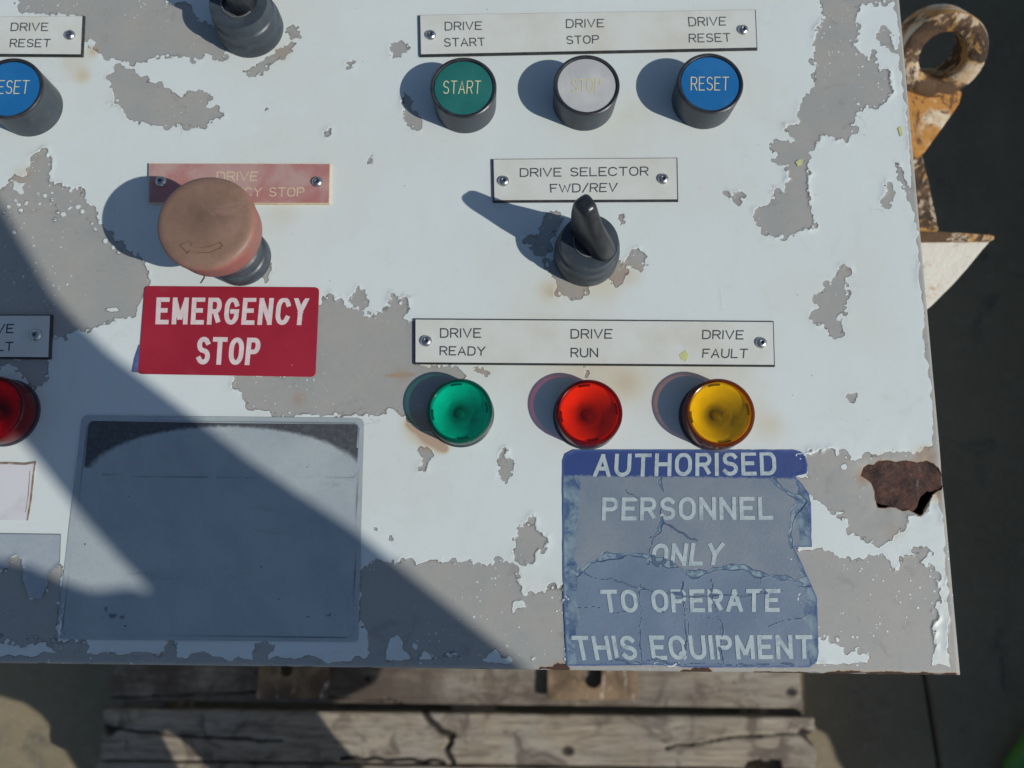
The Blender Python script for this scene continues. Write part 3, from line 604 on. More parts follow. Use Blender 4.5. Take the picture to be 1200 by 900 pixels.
c = q.mix(q.ramp(ck, .25, .45), c, ckc); ed = q.ramp(q.attr('edge'), .2, 1.); c = q.mix(q.math('MULTIPLY', ed, .85), c, (.05, .10, .27))
MBN = q.fin(c, .42, q.bump(q.math('ADD', q.math('MULTIPLY', q.ramp(ck, .2, .5), -1.), q.math('MULTIPLY', q.noise(900, 4), .25)), .0003, .8))
bn = part('notice_sticker', sheet('notice_sticker', 18, 142, -55.1, 46, .5, blue_in, lambda x, y: .36 + .14 * np.clip(blue_crack(x, y) * 2, 0, 1) * vnoise(x, y, 3, 12) + .2 * np.clip(1.5 + sd_poly(x, y, BO), 0, 1) * vnoise(x, y, 4, 13),
    {'top': blue_top, 'low': blue_low, 'side': blue_side, 'crack': blue_crack, 'edge': edge_d}), MBN, 'faded blue AUTHORISED PERSONNEL ONLY notice, crazed and torn')
V, Fc = [], []; zt = .52
for t, qd in (('AUTHORISED', [(697,532),(909,529),(910,557),(695,559)]), ('PERSONNEL', [(706,583),(905,582),(906,609),(705,610)]), ('ONLY', [(765,637),(849,636),(845,662),(763,664)]),
              ('TO OPERATE', [(703,691),(914,690),(914,717),(707,718)]), ('THIS EQUIPMENT', [(669,745),(951,744),(953,772),(675,774)])):
    engrave(V, Fc, t, qd, 1.75, zt, .40, cap='sq')
q = NB('worn_notice_lettering'); c = q.mix(q.ramp(q.noise(400, 7, .75), .35, .75), (.42, .50, .51), (.29, .37, .40)); lc = q.math('ADD', q.attr('crack'), q.math('MULTIPLY', q.math('SUBTRACT', q.noise(300, 6, .7), .5), .9)); c = q.mix(q.math('MULTIPLY', q.ramp(q.noise(150, 8, .75), .52, .66), .6), c, (.17, .22, .27)); c = q.mix(q.ramp(lc, .3, .42), c, (.07, .11, .18)); MNL = q.fin(c, .45, q.bump(q.noise(900, 3), .00005))
lm = mesh('lettering', V, Fc); at = lm.attributes.new('crack', 'FLOAT', 'POINT'); va = np.array([(p[0], p[1]) for p in V]); at.data.foreach_set('value', blue_crack(va[:, 0], va[:, 1]).astype(np.float32))
link('lettering', lm, MNL, bn)

# ---------------------------------------------------------------- screws, plates
def screw(x, y, z, parent, r=2.75):
    c = P(x, y, z + 1.2)
    s = link('screw', lathe('screw', [(r, 0), (r * .98, .35), (r * .86, .95), (r * .62, 1.4), (r * .34, 1.62), (r * .30, 1.55), (r * .29, .9)], c, 32, True, 50), MCHR, parent)
    s.data.transform(Matrix.Translation((0, 0, z * MM)))
    V = [(c[0] + r * .27 * math.cos(math.pi / 3 * k), c[1] + r * .27 * math.sin(math.pi / 3 * k), z + .93) for k in range(6)]
    s.data.materials.append(MSOCK)
    bm = bmesh.new(); bm.from_mesh(s.data); vs_ = [bm.verts.new([a * MM for a in p]) for p in V]; f_ = bm.faces.new(vs_); f_.material_index = 1; bm.to_mesh(s.data); bm.free()
def plate(quad_px, lines, screws, label, stroke=.62, red=False, zt=1.75, gap=.26):
    q0 = PP(quad_px, zt); cen = q0.mean(0)
    def grow(d): 
        out = []
        for i in range(4):
            a, b, c = q0[i - 1], q0[i], q0[(i + 1) % 4]; u = (b - a) / np.linalg.norm(b - a); v = (b - c) / np.linalg.norm(b - c); out.append(b + (u + v) * d)
        return out
    n = 4; A = grow(.55); B = grow(-.1); 
    A = grow(.12) if red else A
    V = [(*p, .15) for p in A] + [(*p, .9) for p in A] + [(*p, zt - .02) for p in B]
    Fc = [(8, 9, 10, 11)[::-1]] + [(i, 4 + i, 4 + (i + 1) % 4, (i + 1) % 4) for i in range(4)] + [(4 + i, 8 + i, 8 + (i + 1) % 4, 4 + (i + 1) % 4) for i in range(4)]
    core = part('name_plate', mesh('name_plate', V, Fc), MBLACK if not red else MCREAM, label)
    link('plate_face', prism('plate_face', grow(-.12 if not red else -.28), zt - .35, zt + .04, .08), MREDP if red else MPLATE, core)
    for i in range(0, len(lines), 2): letters(lines[i:i + 2], stroke, zt + .055, MCREAM if red else MINK, core, gap)
    for sx_, sy_ in screws: screw(sx_, sy_, zt + .03, core)
plate([(492,17.5),(885,11),(887,56),(493,64)], [('DRIVE',[(521,25.5),(565,25),(565,35),(521,36)]),('START',[(520,44.5),(568,44),(569,54),(520,55)]),('DRIVE',[(663,22.5),(708,22),(708,32),(663,33)]),('STOP',[(663,42),(702,41),(702,51),(664,52)]),('DRIVE',[(806,20),(851,19.5),(851,30),(807,31)]),('RESET',[(807,39.5),(856,38.5),(857,49),(807,50)])],
      [(504.5,39.5),(871.5,33.5)], 'long white plate engraved DRIVE START, DRIVE STOP, DRIVE RESET')
plate([(-60,20),(97,18.5),(95,64),(-60,63)], [('DRIVE',[(13,26.5),(57,26.5),(56.5,36.5),(12,36.5)]),('RESET',[(12,45.5),(60,45.5),(59,55.5),(11,55.5)])], [(80.5,39.5)], 'white plate engraved DRIVE RESET at the top left')
plate([(578,186.5),(793,185),(794,234),(579,235)], [('DRIVE SELECTOR',[(609,197),(760,195),(760,206),(609,207.5)]),('FWD/REV',[(644,215.5),(724,214),(723,225),(645,226)])], [(590,211),(777.5,208.5)], 'white plate engraved DRIVE SELECTOR FWD/REV', .64, gap=.24)
plate([(486.5,374),(906,377),(907.5,428),(486.5,425)], [('DRIVE',[(515.5,384.5),(564,384.5),(564,396),(515.5,396)]),('READY',[(515,405.5),(569,406),(568.5,417),(515,416.5)]),('DRIVE',[(668.5,385.5),(718,385.5),(717.5,397),(668.5,397)]),('RUN',[(668.5,407.5),(701,407.5),(701,419),(668.5,419)]),('DRIVE',[(823,386.5),(872,387),(871.5,398),(822.5,397.5)]),('FAULT',[(823.5,408.5),(877,408.5),(876,420),(822.5,419.5)])],
      [(499,399),(893,401)], 'long white plate engraved DRIVE READY, DRIVE RUN, DRIVE FAULT', .64)
plate([(-80,369.5),(59,369.5),(57,419),(-80,418)], [('DRIVE',[(-30,379.5),(17,379.5),(16,390.5),(-31,390.5)]),('FAULT',[(-34,400.5),(16,400.5),(15,411.5),(-36,411.5)])], [(40.5,392)], 'white plate engraved DRIVE FAULT in the shadow at the left edge', .64)
plate([(174.5,191),(387,191.5),(386,238.5),(174,238)], [('DRIVE',[(254,201),(303,201),(302,212),(254,212)]),('EMERGENCY STOP',[(212,219.5),(357,219.5),(356.5,230.5),(210,230.5)])], [(187.5,211.5),(371,212)], 'faded red plate engraved DRIVE EMERGENCY STOP behind the mushroom button', .55, True, gap=.25)
# yellow sticky scraps
for pts, z in (([(796,416),(803,410),(807,416),(803,424),(798,421)], 1.83), ([(936,187),(941,187),(940,193),(935,195),(932,190)], .3), ([(1052,150),(1056,148),(1058,158),(1055,160)], .3)):
    part('yellow_scrap', prism('yellow_scrap', PP(pts, z), z, z + .08), worn('yellow_residue', (.52, .55, .20), (.45, .46, .28), .6, 500))

# ---------------------------------------------------------------- push buttons
def button(cx, cy, hz, capm, text, tq, tm, label, R=15.9, rx=.84, stroke=.42):
    c = P(cx, cy, hz)
    b = part('push_button', lathe('push_button', [(R * .955, .2), (R * .985, hz - 1.2), (R * .985, hz - .35), (R * .955, hz), (R * .905, hz), (R * .885, hz - .2), (R * .88, hz - 1.4)], c, 96, False), MBEZ, label)
    b.data.materials.append(MBEZT)
    for p in b.data.polygons:
        if p.center.z > (hz - 1.2) * MM: p.material_index = 1
    r = R * .872
    link('cap', lathe('cap', [(r, hz - 1.6), (r, hz - .75), (r * .985, hz - .55), (r * .7, hz - .45), (r * .35, hz - .40), (.1, hz - .38)], c, 72), capm, b)
    letters([(text, tq)], stroke, hz - .30, tm, b, .30)
button(543, 102, 16, MGREEN, 'START', [(519.5,94.5),(564,94.5),(563,110),(519,110)], MYEL, 'black ringed push button with green START cap')
button(687.5, 99, 16, MWCAP, 'STOP', [(669.5,92.5),(704.5,92),(704,108),(669.5,108)], MOCH, 'black ringed push button with white STOP cap')
button(832.5, 97, 16, MBLUE, 'RESET', [(809.5,90),(854.5,90),(854,106),(809.5,106)], MYEL, 'black ringed push button with blue RESET cap below the long plate')
button(11, 103, 18, MBLUE, 'RESET', [(-11,94),(35,94),(33,110),(-13,110)], MYEL, 'black ringed push button with blue RESET cap at the left edge')

# ---------------------------------------------------------------- indicator lamps
def m_refl(nm, refl):
    q = NB('reflector_' + nm); c_ = q.mix(q.ramp(q.noise(100, 6), .35, .7), refl, tuple(v * .82 for v in refl)); c_ = q.mix(q.math('MULTIPLY', q.attr('centre_dark'), .98), c_, tuple(v * .03 for v in refl)); return q.fin(c_, .45)
def lamp(cx, cy, tint, wall, refl, label, hz=12., R=14.6, lensname='lens'):
    c = P(cx, cy, hz)
    base = part('indicator_lamp', lathe('indicator_lamp', [(R * 1.03, .2), (R * 1.03, 1.0), (R * .99, 1.3), (R * .97, 1.3)], c, 72, False), MBEZ, label)
    ln = link('lens', lathe('lens', [(R * .98, 1.0), (R, 2), (R, hz - 1.6), (R * .985, hz - .7), (R * .95, hz - .15), (R * .90, hz), (R * .875, hz - .15), (R * .865, hz - .6), (R * .855, hz - 1.0), (R * .55, hz - .85), (R * .2, hz - .75), (.1, hz - .75)], c, 96, True, 25), m_lens(lensname, tint), base)
    ln.data.materials.append(m_lens(lensname + '_rim', wall, (.25, .45)))
    for p in ln.data.polygons:
        if p.index // 96 < 6: p.material_index = 1
    n = 72; V = []; Fc = []; rows = []
    for k in range(25):            # stepped concentric reflector bowl
        t = k / 24; rr = R * (.84 - .74 * t); z = hz - 1.8 - 5.6 * math.sin(t * math.pi / 2) ** 1.2; rows += [(rr, z + .10), (rr - .12, z - .06)]
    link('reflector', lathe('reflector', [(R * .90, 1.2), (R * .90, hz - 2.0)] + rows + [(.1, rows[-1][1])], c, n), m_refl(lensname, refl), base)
    rf = bpy.data.objects[-1] if False else [o for o in base.children if o.name.startswith('reflector')][0]; at = rf.data.attributes.new('centre_dark', 'FLOAT', 'POINT')
    at.data.foreach_set('value', [math.exp(-((math.hypot(v_.co.x / MM - c[0] + .3, v_.co.y / MM - c[1] + .2) / (R * .50)) ** 2.4)) for v_ in rf.data.vertices])  # bowl colour darkens smoothly towards the bulb at its centre
    dark = worn('bulb_' + lensname, tuple(v * .07 for v in refl), tuple(v * .12 for v in refl), .6, 120)
    link('bulb', lathe('bulb', [(R * .17, hz - 7.9), (R * .165, hz - 7.0), (R * .14, hz - 6.4), (R * .10, hz - 6.1), (R * .05, hz - 6.0), (.1, hz - 5.98)], (c[0] - .3, c[1] - .2), 48, True, 180), dark, base)
    tb = worn('lens_clip_' + lensname, tuple(v * .10 for v in refl), tuple(v * .16 for v in refl), .5, 120)
    for k in range(4):
        a0 = math.pi / 2 * k + .15; pts = []
        for t in (-.2, -.1, 0, .1, .2): pts.append((c[0] + R * .855 * math.cos(a0 + t), c[1] + R * .855 * math.sin(a0 + t)))
        for t in (.2, .1, 0, -.1, -.2): pts.append((c[0] + R * .80 * math.cos(a0 + t), c[1] + R * .80 * math.sin(a0 + t)))
        link('lens_clip', prism('lens_clip', pts, hz - 2.6, hz - 1.5), tb, base)
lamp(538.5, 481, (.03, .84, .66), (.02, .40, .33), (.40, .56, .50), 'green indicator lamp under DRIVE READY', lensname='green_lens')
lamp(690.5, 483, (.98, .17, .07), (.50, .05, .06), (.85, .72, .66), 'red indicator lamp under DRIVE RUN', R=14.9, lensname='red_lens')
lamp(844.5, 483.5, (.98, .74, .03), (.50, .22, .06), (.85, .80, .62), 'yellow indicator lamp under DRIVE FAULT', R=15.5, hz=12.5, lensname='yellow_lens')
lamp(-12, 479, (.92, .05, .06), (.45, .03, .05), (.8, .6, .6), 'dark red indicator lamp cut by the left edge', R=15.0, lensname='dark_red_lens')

# ---------------------------------------------------------------- selector switches
MLEV = worn('dark_glossy_plastic', (.012, .014, .017), (.022, .025, .030), .32, 150, dust=.04)
def selector(bx, by, R, ang, label, hz=19., lh=47.5, ft=1.):
    c = P(bx, by, 0)
    b = part('selector_switch', lathe('selector_switch', [(R, .2), (R, 6.5), (R * .99, 7.3), (R * .955, 8), (R * .945, 9.5), (R * .95, 12.2), (R * .94, 13.2), (R * .91, 13.6), (R * .89, 13.9), (R * .87, 14.6), (R * .87, hz - 1), (R * .85, hz), (R * .52, hz + .2), (R * .50, hz - .6)], c, 96, False), MBEZ, label)
    link('knob_ring', lathe('knob_ring', [(R * .505, hz - .8), (R * .505, hz + .35), (R * .48, hz + .55), (R * .455, hz + .3), (R * .45, hz - 1.6), (R * .2, hz - 1.9), (.1, hz - 1.9)], c, 72), worn('worn_ring', (.10, .105, .11), (.20, .20, .21), .25, 200), b)
    # lever: a tall fin, thick at the foot and thin at its rounded crest
    V = []; Fc = []; n = 40; u = np.array([math.cos(ang), math.sin(ang)]); v = np.array([-u[1], u[0]])
    q_ = lh - 47
    lev = [(hz - 1.7, -.80 * ft, .76, .47), (24, -.72 * ft, .78, .41), (29 + q_, -.56 * ft, .79, .34), (35 + q_, -.30 * ft, .79, .30), (41 + q_, -.02, .78, .28), (44.5 + q_, .12, .76, .27), (46.3 + q_, .18, .72, .235), (47.2 + q_, .24, .66, .17), (47.6 + q_, .32, .58, .08)]
    for z, a0, a1, hw in lev:
        ca = (a0 + a1) / 2 * R; la = (a1 - a0) / 2 * R; hwr = hw * R
        for k in range(n):
            t = 2 * math.pi * k / n; cx_, cy_ = math.cos(t), math.sin(t)
            sx_ = math.copysign(abs(cx_) ** .75, cx_); sy_ = math.copysign(abs(cy_) ** .55, cy_)
            sh_ = -.17 * R * max(0., (34 - z) / 16.); p = c + u * (ca + la * sx_) + v * (sh_ + hwr * sy_ * (1 + .12 * cx_)); V.append((p[0], p[1], z))
    m = len(lev)
    for j in range(m - 1):
        for k in range(n): Fc.append((j * n + k, j * n + (k + 1) % n, (j + 1) * n + (k + 1) % n, (j + 1) * n + k))
    Fc.append(tuple((m - 1) * n + k for k in range(n)))
    l = link('lever', mesh('lever', V, Fc, True), MLEV, b); l.data.set_sharp_from_angle(angle=math.radians(60))
selector(686.5, 300, 15.2, math.radians(128), 'black rotary selector switch under DRIVE SELECTOR plate')
selector(294.5, 34, 16.2, math.radians(102), 'black rotary selector switch cut by the top edge', hz=20, lh=52, ft=.5)

# ---------------------------------------------------------------- emergency stop
hz = 45.; c = P(240.5, 259.5, hz); R = 21.1
es = part('emergency_stop_button', lathe('emergency_stop_button', [(13.9, .2), (13.9, 6), (13.5, 7), (12.6, 7.5), (12.3, 8), (12.4, 14), (9.5, 16), (9.2, 30)], (c[0] + .3, c[1] + .4), 96), MBEZ, 'emergency stop button with sun-bleached red mushroom head')
prof = [(8.5, 24), (11.5, 24.5), (16.0, 27.5), (18.2, 29.5), (19.4, 31), (19.8, 32.0), (20.2, 36), (R - .35, 41.0), (R - .1, 42.2), (R - .7, 43.7), (R - 1.9, 44.6), (R - 3.6, 45.0), (R - 5, 45.15), (R - 7, 45.25), (13, 45.35), (11, 45.4), (9, 45.45), (7, 45.5), (5, 45.53), (3, 45.57), (.1, 45.6)]
head = lathe('mushroom_head', prof, c, 128, True, 60)
a = head.attributes.new('top', 'FLOAT', 'POINT'); vals = []
for v_ in head.vertices:
    vals.append(1.0 if v_.co.z > 44.7 * MM else (.75 if v_.co.z > 43.5 * MM else 0.0))
a.data.foreach_set('value', vals)
a2 = head.attributes.new('mid', 'FLOAT', 'POINT'); a2.data.foreach_set('value', [(math.exp(-(((v_.co.x / MM - c[0] + 2) / 14) ** 2 + ((v_.co.y / MM - c[1] - 2) / 12) ** 2)) if v_.co.z > 44 * MM else 0.) for v_ in head.vertices])
link('mushroom_head', head, MMUSH, es)
V, Fc = [], []; za = 45.62
for s_ in ([(258,284),(246,289),(232,290),(224,288),(225,285)], [(258,291),(246,296),(232,296),(222,294),(220,297),(211,287),(222,282.5),(225,285)], [(258,284),(261,287.5),(258,291)]):
    ribbon(V, Fc, PP(s_, za), .36, za - .25 * 0)
link('arrow', mesh('arrow', V, Fc), MEMB, es)

# ================================================================ PALLET
def m_wood(name, lo, hi, grey):
    q = NB(name); v = q.scaled(5, 60, 40); g = q.noise(2.2, 9, .68, .9, v); v2 = q.scaled(14, 260, 100); g2 = q.noise(2.0, 6, .7, .3, v2)
    c = q.mix(q.ramp(g, .32, .68), lo, hi); c = q.mix(q.math('MULTIPLY', q.ramp(g2, .5, .72), .6), c, tuple(x * .45 for x in lo))
    c = q.mix(q.ramp(q.noise(9, 5, .6), .45, .7), c, grey)
    c = q.mix(q.math('MULTIPLY', q.ramp(q.noise(16, 5, .6, 1.), .50, .66), .75), c, (.085, .064, .052))
    c = q.mix(q.math('MULTIPLY', q.ramp(q.noise(2.6, 8, .8, 1.2, q.scaled(4, 34, 20)), .50, .60), .55), c, (.10, .078, .062)); gm = q.attr('dark_tone'); c = q.mix(q.math('MULTIPLY', gm, q.ramp(q.noise(7, 7, .7), .28, .60)), c, (.075, .055, .042))
    kn = q.attr('dark'); c = q.mix(q.ramp(kn, .1, .9), c, (.022, .016, .012))
    return q.fin(c, .82, q.bump(q.math('ADD', g2, g), .002, .7))
MW = m_wood('weathered_pallet_wood', (.225, .185, .135), (.42, .365, .28), (.325, .30, .255))
ZP = -950.
pal = link('wooden_pallet', None, label='weathered grey timber pallet with split boards under the cabinet', cat='pallet'); pal.location = (0, 0, -1.09)
def yat(py, z=ZP): return P(600, py, z)[1]
def board(py0, py1, xl, xr, seed, cracks=(), notches=(), knots=(), y0=None, y1=None, tilt=0, z=ZP, dark_tone=0.):
    ya = yat(py1) if y0 is None else y0; yb_ = yat(py0) if y1 is None else y1
    def ins(x, y):
        e = np.minimum(np.minimum(y - ya, yb_ - y) - 2.2 * fbm(x, y, 40, seed), np.minimum(x - xl, xr - x) - 5 * vnoise(x, y, 12, seed + 1))
        for n_ in notches: e = np.minimum(e, sd_poly(x, y, PP(n_, z)) )
        return e
    def dark(x, y):
        s = np.zeros_like(x)
        for q_, w_ in cracks:
            d = sd_line(x, y + 5 * (vnoise(x, y, 18, seed + 3) - .5), PP(q_, z)); s = np.maximum(s, np.clip(1.3 - d / w_, 0, 1))
        for kx, ky, kr in knots:
            p = P(kx, ky, z); d = np.hypot((x - p[0]) / 1.3, y - p[1]); s = np.maximum(s, np.clip(1.2 - d / kr, 0, .8))
        return s
    def zf(x, y):
        e = np.minimum(y - ya, yb_ - y); rr = np.clip(4 - e, 0, 4)
        return z + 1.6 * (fbm(x / 6, y, 12, seed + 5) - .5) - 9 * np.clip(dark(x, y) - .35, 0, 1) * (dark(x, y) > .35) - (4 - np.sqrt(np.maximum(16 - rr * rr, 0)))
    me = sheet('board', xl - 6, xr + 6, ya - 3, yb_ + 3, 2.6, ins, zf, {'dark': dark, 'dark_tone': (lambda x, y: dark_tone * (x < 300) + 0 * x) if not callable(dark_tone) else dark_tone})
    # give the board its thickness
    bm = bmesh.new(); bm.from_mesh(me); be = [e for e in bm.edges if e.is_boundary]
    r_ = bmesh.ops.extrude_edge_only(bm, edges=be)
    for v_ in r_['geom']:
        if isinstance(v_, bmesh.types.BMVert): v_.co.z = (z - 20) * MM
    bmesh.ops.recalc_face_normals(bm, faces=bm.faces); bm.to_mesh(me); bm.free()
    o = link('board', me, MW, pal); o.location = (0, 0, 1.09); return o
XL0 = P(118, 860, ZP)[0]
board(700, 827, XL0 + 6, P(940, 810, ZP)[0], 3, [([(120,818),(300,812),(470,822)], 1.6)], (), [(927,811,9),(430,796,5)], y1=-120, dark_tone=lambda x, y: np.clip((360 - x) / 250, .1, .9))  # board colour darker over the left, fading out to the right
board(836, 893, XL0, P(956, 860, ZP)[0], 13, [([(497,834),(505,847),(516,856),(531,861)], 6), ([(525,858),(529,870),(523,880),(531,893)], 5), ([(780,876),(860,866),(955,858)], 2.4), ([(940,858),(957,872)], 8), ([(400,888),(450,890),(520,893)], 4), ([(120,850),(160,858),(215,862),(330,870)], 2.5)],
      [[(944,862),(965,855),(965,876),(955,874)], [(870,902),(876,892),(890,889),(915,890),(918,902)]], [(665,880,10),(130,856,9)], y0=yat(897))
board(905, 965, XL0 - 4, P(950, 900, ZP)[0], 23, y0=yat(962), y1=yat(899) , cracks=[([(150,930),(600,925)], 2)])
for k in range(3):
    board(0, 0, XL0 + 4, 470, 33 + 7 * k, y0=-8 + 112 * k, y1=94 + 112 * k)
for xa in (XL0 + 20, -90, 395):
    o = link('bearer', box('bearer', xa, xa + 70, yat(962) + 6, 320, -1086, ZP - 22, 3), MW, pal); o.location = (0, 0, 1.09)

# feet of the cabinet standing on the pallet
MTAB = NB('rusty_bracket_paint'); _q = MTAB
_c = _q.mix(_q.ramp(_q.noise(22, 6, .7, .5), .38, .62), (.10, .065, .035), (.24, .16, .09)); _c = _q.mix(_q.ramp(_q.scaled(1, 1, 1) and _q.noise(3, 7, .7, 0, _q.scaled(40, 9, 1)), .60, .66), _c, (.62, .58, .5)); MTAB = _q.fin(_c, .7, _q.bump(_q.noise(120, 5), .001))
def tab(px0, px1, py0, py1, hole, label):
    z = -932; a = P(px0, py1, z); b = P(px1, py1, z); yT = YB - 1; hc = P(hole[0], hole[1], z); r = hole[2]
    pts = [(a[0], yT), (a[0], a[1]), (b[0], b[1]), (b[0], yT), (hc[0] + r, yT)] + [(hc[0] + r * math.cos(t), hc[1] + r * math.sin(t)) for t in np.linspace(0, -math.pi, 13)] + [(hc[0] - r, yT)]
    part('mounting_foot', prism('mounting_foot', pts, z - 8, z, 1), MTAB, label)
tab(641, 748, 770, 820, (695, 796, 13), 'rusty slotted steel foot over the pallet')
tab(300, 383, 770, 819, (335, 785, 10), None)

# ================================================================ LIFTING LUG right of the cabinet
MLUG = NB('rust_streaked_white_paint'); _q = MLUG
_n = _q.noise(36, 7, .68, .4); _c = _q.mix(_q.ramp(_n, .44, .56), (.70, .66, .56), (.50, .25, .065)); _c = _q.mix(_q.ramp(_q.noise(50, 8, .72, .6), .53, .60), _c, (.060, .030, .016)); _c = _q.mix(_q.ramp(_q.noise(170, 6, .7), .66, .72), _c, (.03, .018, .012))
MLUG = _q.fin(_c, .6, _q.bump(_q.noise(140, 7, .7), .0012, .8))
MLUGW = NB('rust_stained_cream_paint'); _q = MLUGW
_n = _q.noise(30, 7, .68, .4); _c = _q.mix(_q.ramp(_n, .54, .66), (.72, .69, .60), (.50, .27, .08)); _c = _q.mix(_q.ramp(_q.noise(60, 8, .72, .6), .62, .67), _c, (.075, .038, .018))
MLUGW = _q.fin(_c, .6, _q.bump(_q.noise(140, 7, .7), .0012, .8))
MWEB = NB('orange_stained_paint'); _q = MWEB
_n = _q.noise(22, 6, .6, .4); _c = _q.mix(_q.ramp(_n, .48, .60), (.50, .235, .05), (.70, .62, .45)); _c = _q.mix(_q.ramp(_q.noise(3, 9, .78, 1.2, _q.scaled(30, 11, 20)), .54, .60), _c, (.13, .062, .024)); _c = _q.mix(_q.ramp(_q.noise(120, 8, .75, .6), .60, .65), _c, (.06, .03, .015))
MWEB = _q.fin(_c, .6, _q.bump(_q.noise(140, 7, .7), .0012, .8))
MLUGR = NB('shade_darkened_rust'); _q = MLUGR
_n = _q.noise(40, 7, .7, .4); _c = _q.mix(_q.ramp(_n, .42, .60), (.040, .021, .011), (.115, .060, .024)); _c = _q.mix(_q.ramp(_q.noise(24, 9, .78, .9), .51, .54), _c, _q.mix(_q.ramp(_q.noise(60, 5), .4, .6), (.50, .27, .07), (.60, .50, .36)))
MLUGR = _q.fin(_c, .75, _q.bump(_q.noise(140, 7, .7), .0015, .9))  # rust brown deepened to stand in for shade on the ring's face
lug = link('lifting_lug', None, label='rusty cream painted lifting eye and gusset beside the cabinet', cat='lifting lug'); lug.location = (.26, .2, -.2)
def lp(name, me, mat, label=None):
    o = link(name, me, mat, lug, label=label); o.location = (-.26, -.2, .2); return o
ZL = -150.
# ring: thick eye, its bore tipped towards the viewer
T = 36.; Ro = 29.; ri = 16.0; prof = [(ri, -T), (ri, -1.5), (ri + 1.5, 0), (Ro - 2.5, 0), (Ro - .6, -.8), (Ro, -2.8), (Ro, -T + 2), (Ro - 2, -T), (ri, -T)]
ring = lathe('eye_ring', prof, (0, 0), 72, False, 50)
cc = P(1106, 66, ZL); ring.transform(Matrix.Translation((cc[0] * MM, cc[1] * MM, ZL * MM)) @ Matrix.Rotation(math.radians(-14), 4, 'Z') @ Matrix.Rotation(math.radians(46), 4, 'X'))
ring.materials.append(MLUG); ring.materials.append(MLUGR)
for p in ring.polygons: p.material_index = 1 if (p.index // 72) in (0, 1, 2, 3, 7, 8) else 0
lp('eye_ring', ring, None, 'thick rusty ring, rust darkened as shade round the bore')
zb = ZL - 22
lp('web_plate', prism('web_plate', PP([(1040,92),(1072,96),(1100,106),(1128,106),(1124,122),(1104,150),(1084,178),(1076,182),(1040,182)], zb), zb - 10, zb + .5, 1.2), MWEB, 'white painted web stained orange by rust')
lp('upright_plate', prism('upright_plate', PP([(1040,178),(1080,178),(1086,200),(1101,271),(1060,272),(1040,272)], zb - 16), zb - 26, zb - 16, 1), MLUGR)
lp('flange', prism('flange', PP([(1040,270),(1100,271),(1164,275),(1167,279),(1160,282),(1040,283)], zb), zb - 9, zb, .8), MLUGR)
lp('gusset', prism('gusset', PP([(1040,283.5),(1161,282),(1152,292),(1134,314),(1118,332),(1100,350),(1092,358),(1040,400)], zb - 3), zb - 12, zb - 3, .8), MLUGW, 'cream triangular gusset')

# ================================================================ GROUND
q = NB('stained_concrete'); c = q.mix(q.ramp(q.noise(3, 7, .65), .35, .7), (.205, .170, .104), (.245, .207, .128)); c = q.mix(q.math('MULTIPLY', q.ramp(q.noise(160, 6, .75), .45, .75), .4), c, (.12, .105, .075))
c = q.mix(q.ramp(q.noise(9, 6, .7, .8), .56, .72), c, (.12, .11, .085)); c = q.mix(q.math('MULTIPLY', q.ramp(q.noise(45, 8, .8, .6), .50, .66), .5), c, (.30, .265, .20)); c = q.mix(q.math('MULTIPLY', q.ramp(q.noise(1.6, 5, .6, 1.), .48, .7), .4), c, (.105, .085, .062)); MCONC = q.fin(c, .85, q.bump(q.noise(220, 6, .7), .002, .6))
q = NB('joint_filler'); MJ = q.fin(q.mix(q.noise(60, 4), (.02, .02, .02), (.05, .045, .04)), .9)
link('ground', box('ground', -60000, 60000, -60000, 60000, -1210, -1190), MJ, kind='structure')
j0 = P(1083, 785, -1090); j1 = P(1102, 905, -1090); dj = (j1 - j0) / np.linalg.norm(j1 - j0); nj = np.array([-dj[1], dj[0]]); 
if nj[0] < 0: nj = -nj
A0 = j0 - dj * 9000; A1 = j1 + dj * 9000; g = 3.2
link('concrete_slab', prism('concrete_slab', [A0 - nj * g, A1 - nj * g, A1 - nj * 9000, A0 - nj * 9000], -1189, -1090, 3), MCONC, kind='structure')
link('concrete_slab', prism('concrete_slab', [A0 + nj * g, A1 + nj * g, A1 + nj * 9000, A0 + nj * 9000], -1189, -1090, 3), MCONC, kind='structure')
# green hose end lying on the slab, at the lower right corner
def tube(name, pts, r, n=16):
    pts = [np.array(p, float) for p in pts]; V = []; Fc = []
    for i, p in enumerate(pts):
        d = pts[min(i + 1, len(pts) - 1)] - pts[max(i - 1, 0)]; d /= np.linalg.norm(d); a = np.cross(d, [0, 0, 1.]); a /= np.linalg.norm(a); b = np.cross(d, a)
        for k in range(n): t = 2 * math.pi * k / n; V.append(tuple(p + r * (a * math.cos(t) + b * math.sin(t))))
    for i in range(len(pts) - 1):
        for k in range(n): Fc.append((i * n + k, i * n + (k + 1) % n, (i + 1) * n + (k + 1) % n, (i + 1) * n + k))
    Fc += [tuple(range(n))[::-1], tuple((len(pts) - 1) * n + k for k in range(n))]
    return mesh(name, V, Fc, True)
hp = [(*P(1186, 960, -1068), -1068.), (*P(1186, 925, -1068), -1068.), (*P(1192, 900, -1068), -1066.), (*P(1206, 880, -1068), -1064.), (*P(1216, 862, -1068), -1064.), (*P(1230, 850, -1068), -1066.), (*P(1280, 830, -1068), -1068.)]
MHOSE = worn('green_rubber_hose', (.05, .22, .05), (.09, .26, .04), .45, 20)
link('green_hose', tube('green_hose', hp, 22), MHOSE, label='green hose lying on the concrete at the bottom right corner', cat='hose')

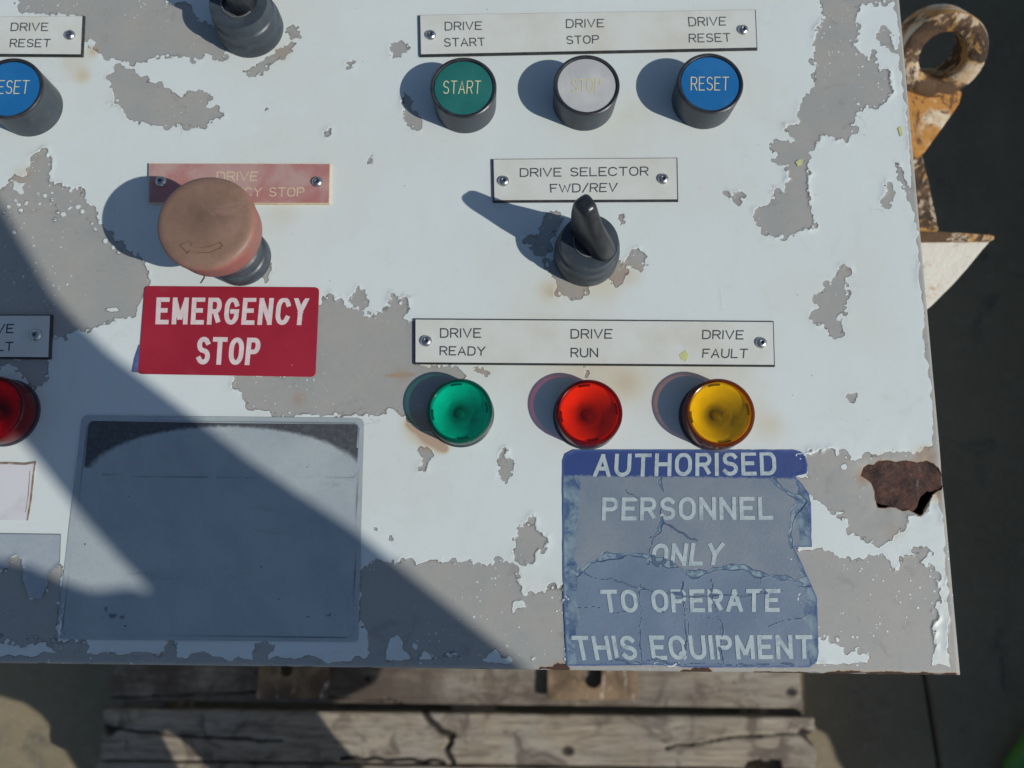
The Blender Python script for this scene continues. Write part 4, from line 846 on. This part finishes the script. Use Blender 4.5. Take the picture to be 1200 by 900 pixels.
# ================================================================ UNSEEN SHADE CASTERS added beside and behind the camera, outlined from their shadows
MDK = worn('dark_shade_caster', (.05, .05, .055), (.08, .08, .08), .8, 30)
def shear(me, z0):
    for v_ in me.vertices: v_.co.x += (v_.co.z - z0 * MM) * SX; v_.co.y += (v_.co.z - z0 * MM) * SY
    return me
def cast(px, zpx, zc):
    s = (zc - zpx); return [tuple(P(x, y, zpx) + s * np.array([SX, SY])) for x, y in px]
panel_shade = [(-120,60),(-60,150),(0,238),(30,290),(62,345),(95,382),(130,415),(200,468),(300,545),(420,625),(520,705),(612,779),(700,850),(760,1150),(-400,1150),(-400,640),(-60,652),(0,655),(35,662),(60,674),(80,683),(105,691),(130,689),(150,687),(166,692),(173,690),(165,680),(140,655),(100,610),(60,560),(30,522),(0,492),(-60,430),(-200,290)]
panel_caster = link('panel_shade_caster', shear(prism('panel_shade_caster', cast(panel_shade, 0, 460), 460, 500), 460), MDK, label='unseen slab added above the view to throw the shade across the panel', cat='shade caster')  # added blocker, its outline is the panel's shadow carried towards the sun
low = [(455,770),(440,800),(372,834),(392,862),(415,888),(440,915),(560,1150),(1200,2400),(600,2600),(300,1150),(262,925),(246,902),(222,875),(196,856),(190,862),(200,882),(218,915),(230,1150),(300,2600),(-300,2600)]
g_ = [(105,930),(92,905),(76,880),(62,856),(48,838),(28,824),(0,816),(-80,800),(-80,700)]
lowpts = cast(low, -950, -520) + cast(g_, -1090, -520) + cast([(455, 700)], -950, -520)
link('pallet_shade_caster', shear(prism('pallet_shade_caster', lowpts, -520, -512), -520), MDK, label='unseen sheet added below the view to shade the pallet and ground', cat='awning')  # added blocker cut to the shaded areas of boards and left ground
ground_shade = [(900,-400),(938,640),(940,845),(955,854),(968,860),(974,872),(980,890),(992,908),(1080,1050),(2600,1400),(2600,-400)]
link('ground_shade_caster', shear(prism('ground_shade_caster', cast(ground_shade, -1090, -600), -600, -540), -600), MDK, label='unseen slab added right of the view to shade the ground', cat='trailer')  # added blocker cut to the shaded ground on the right
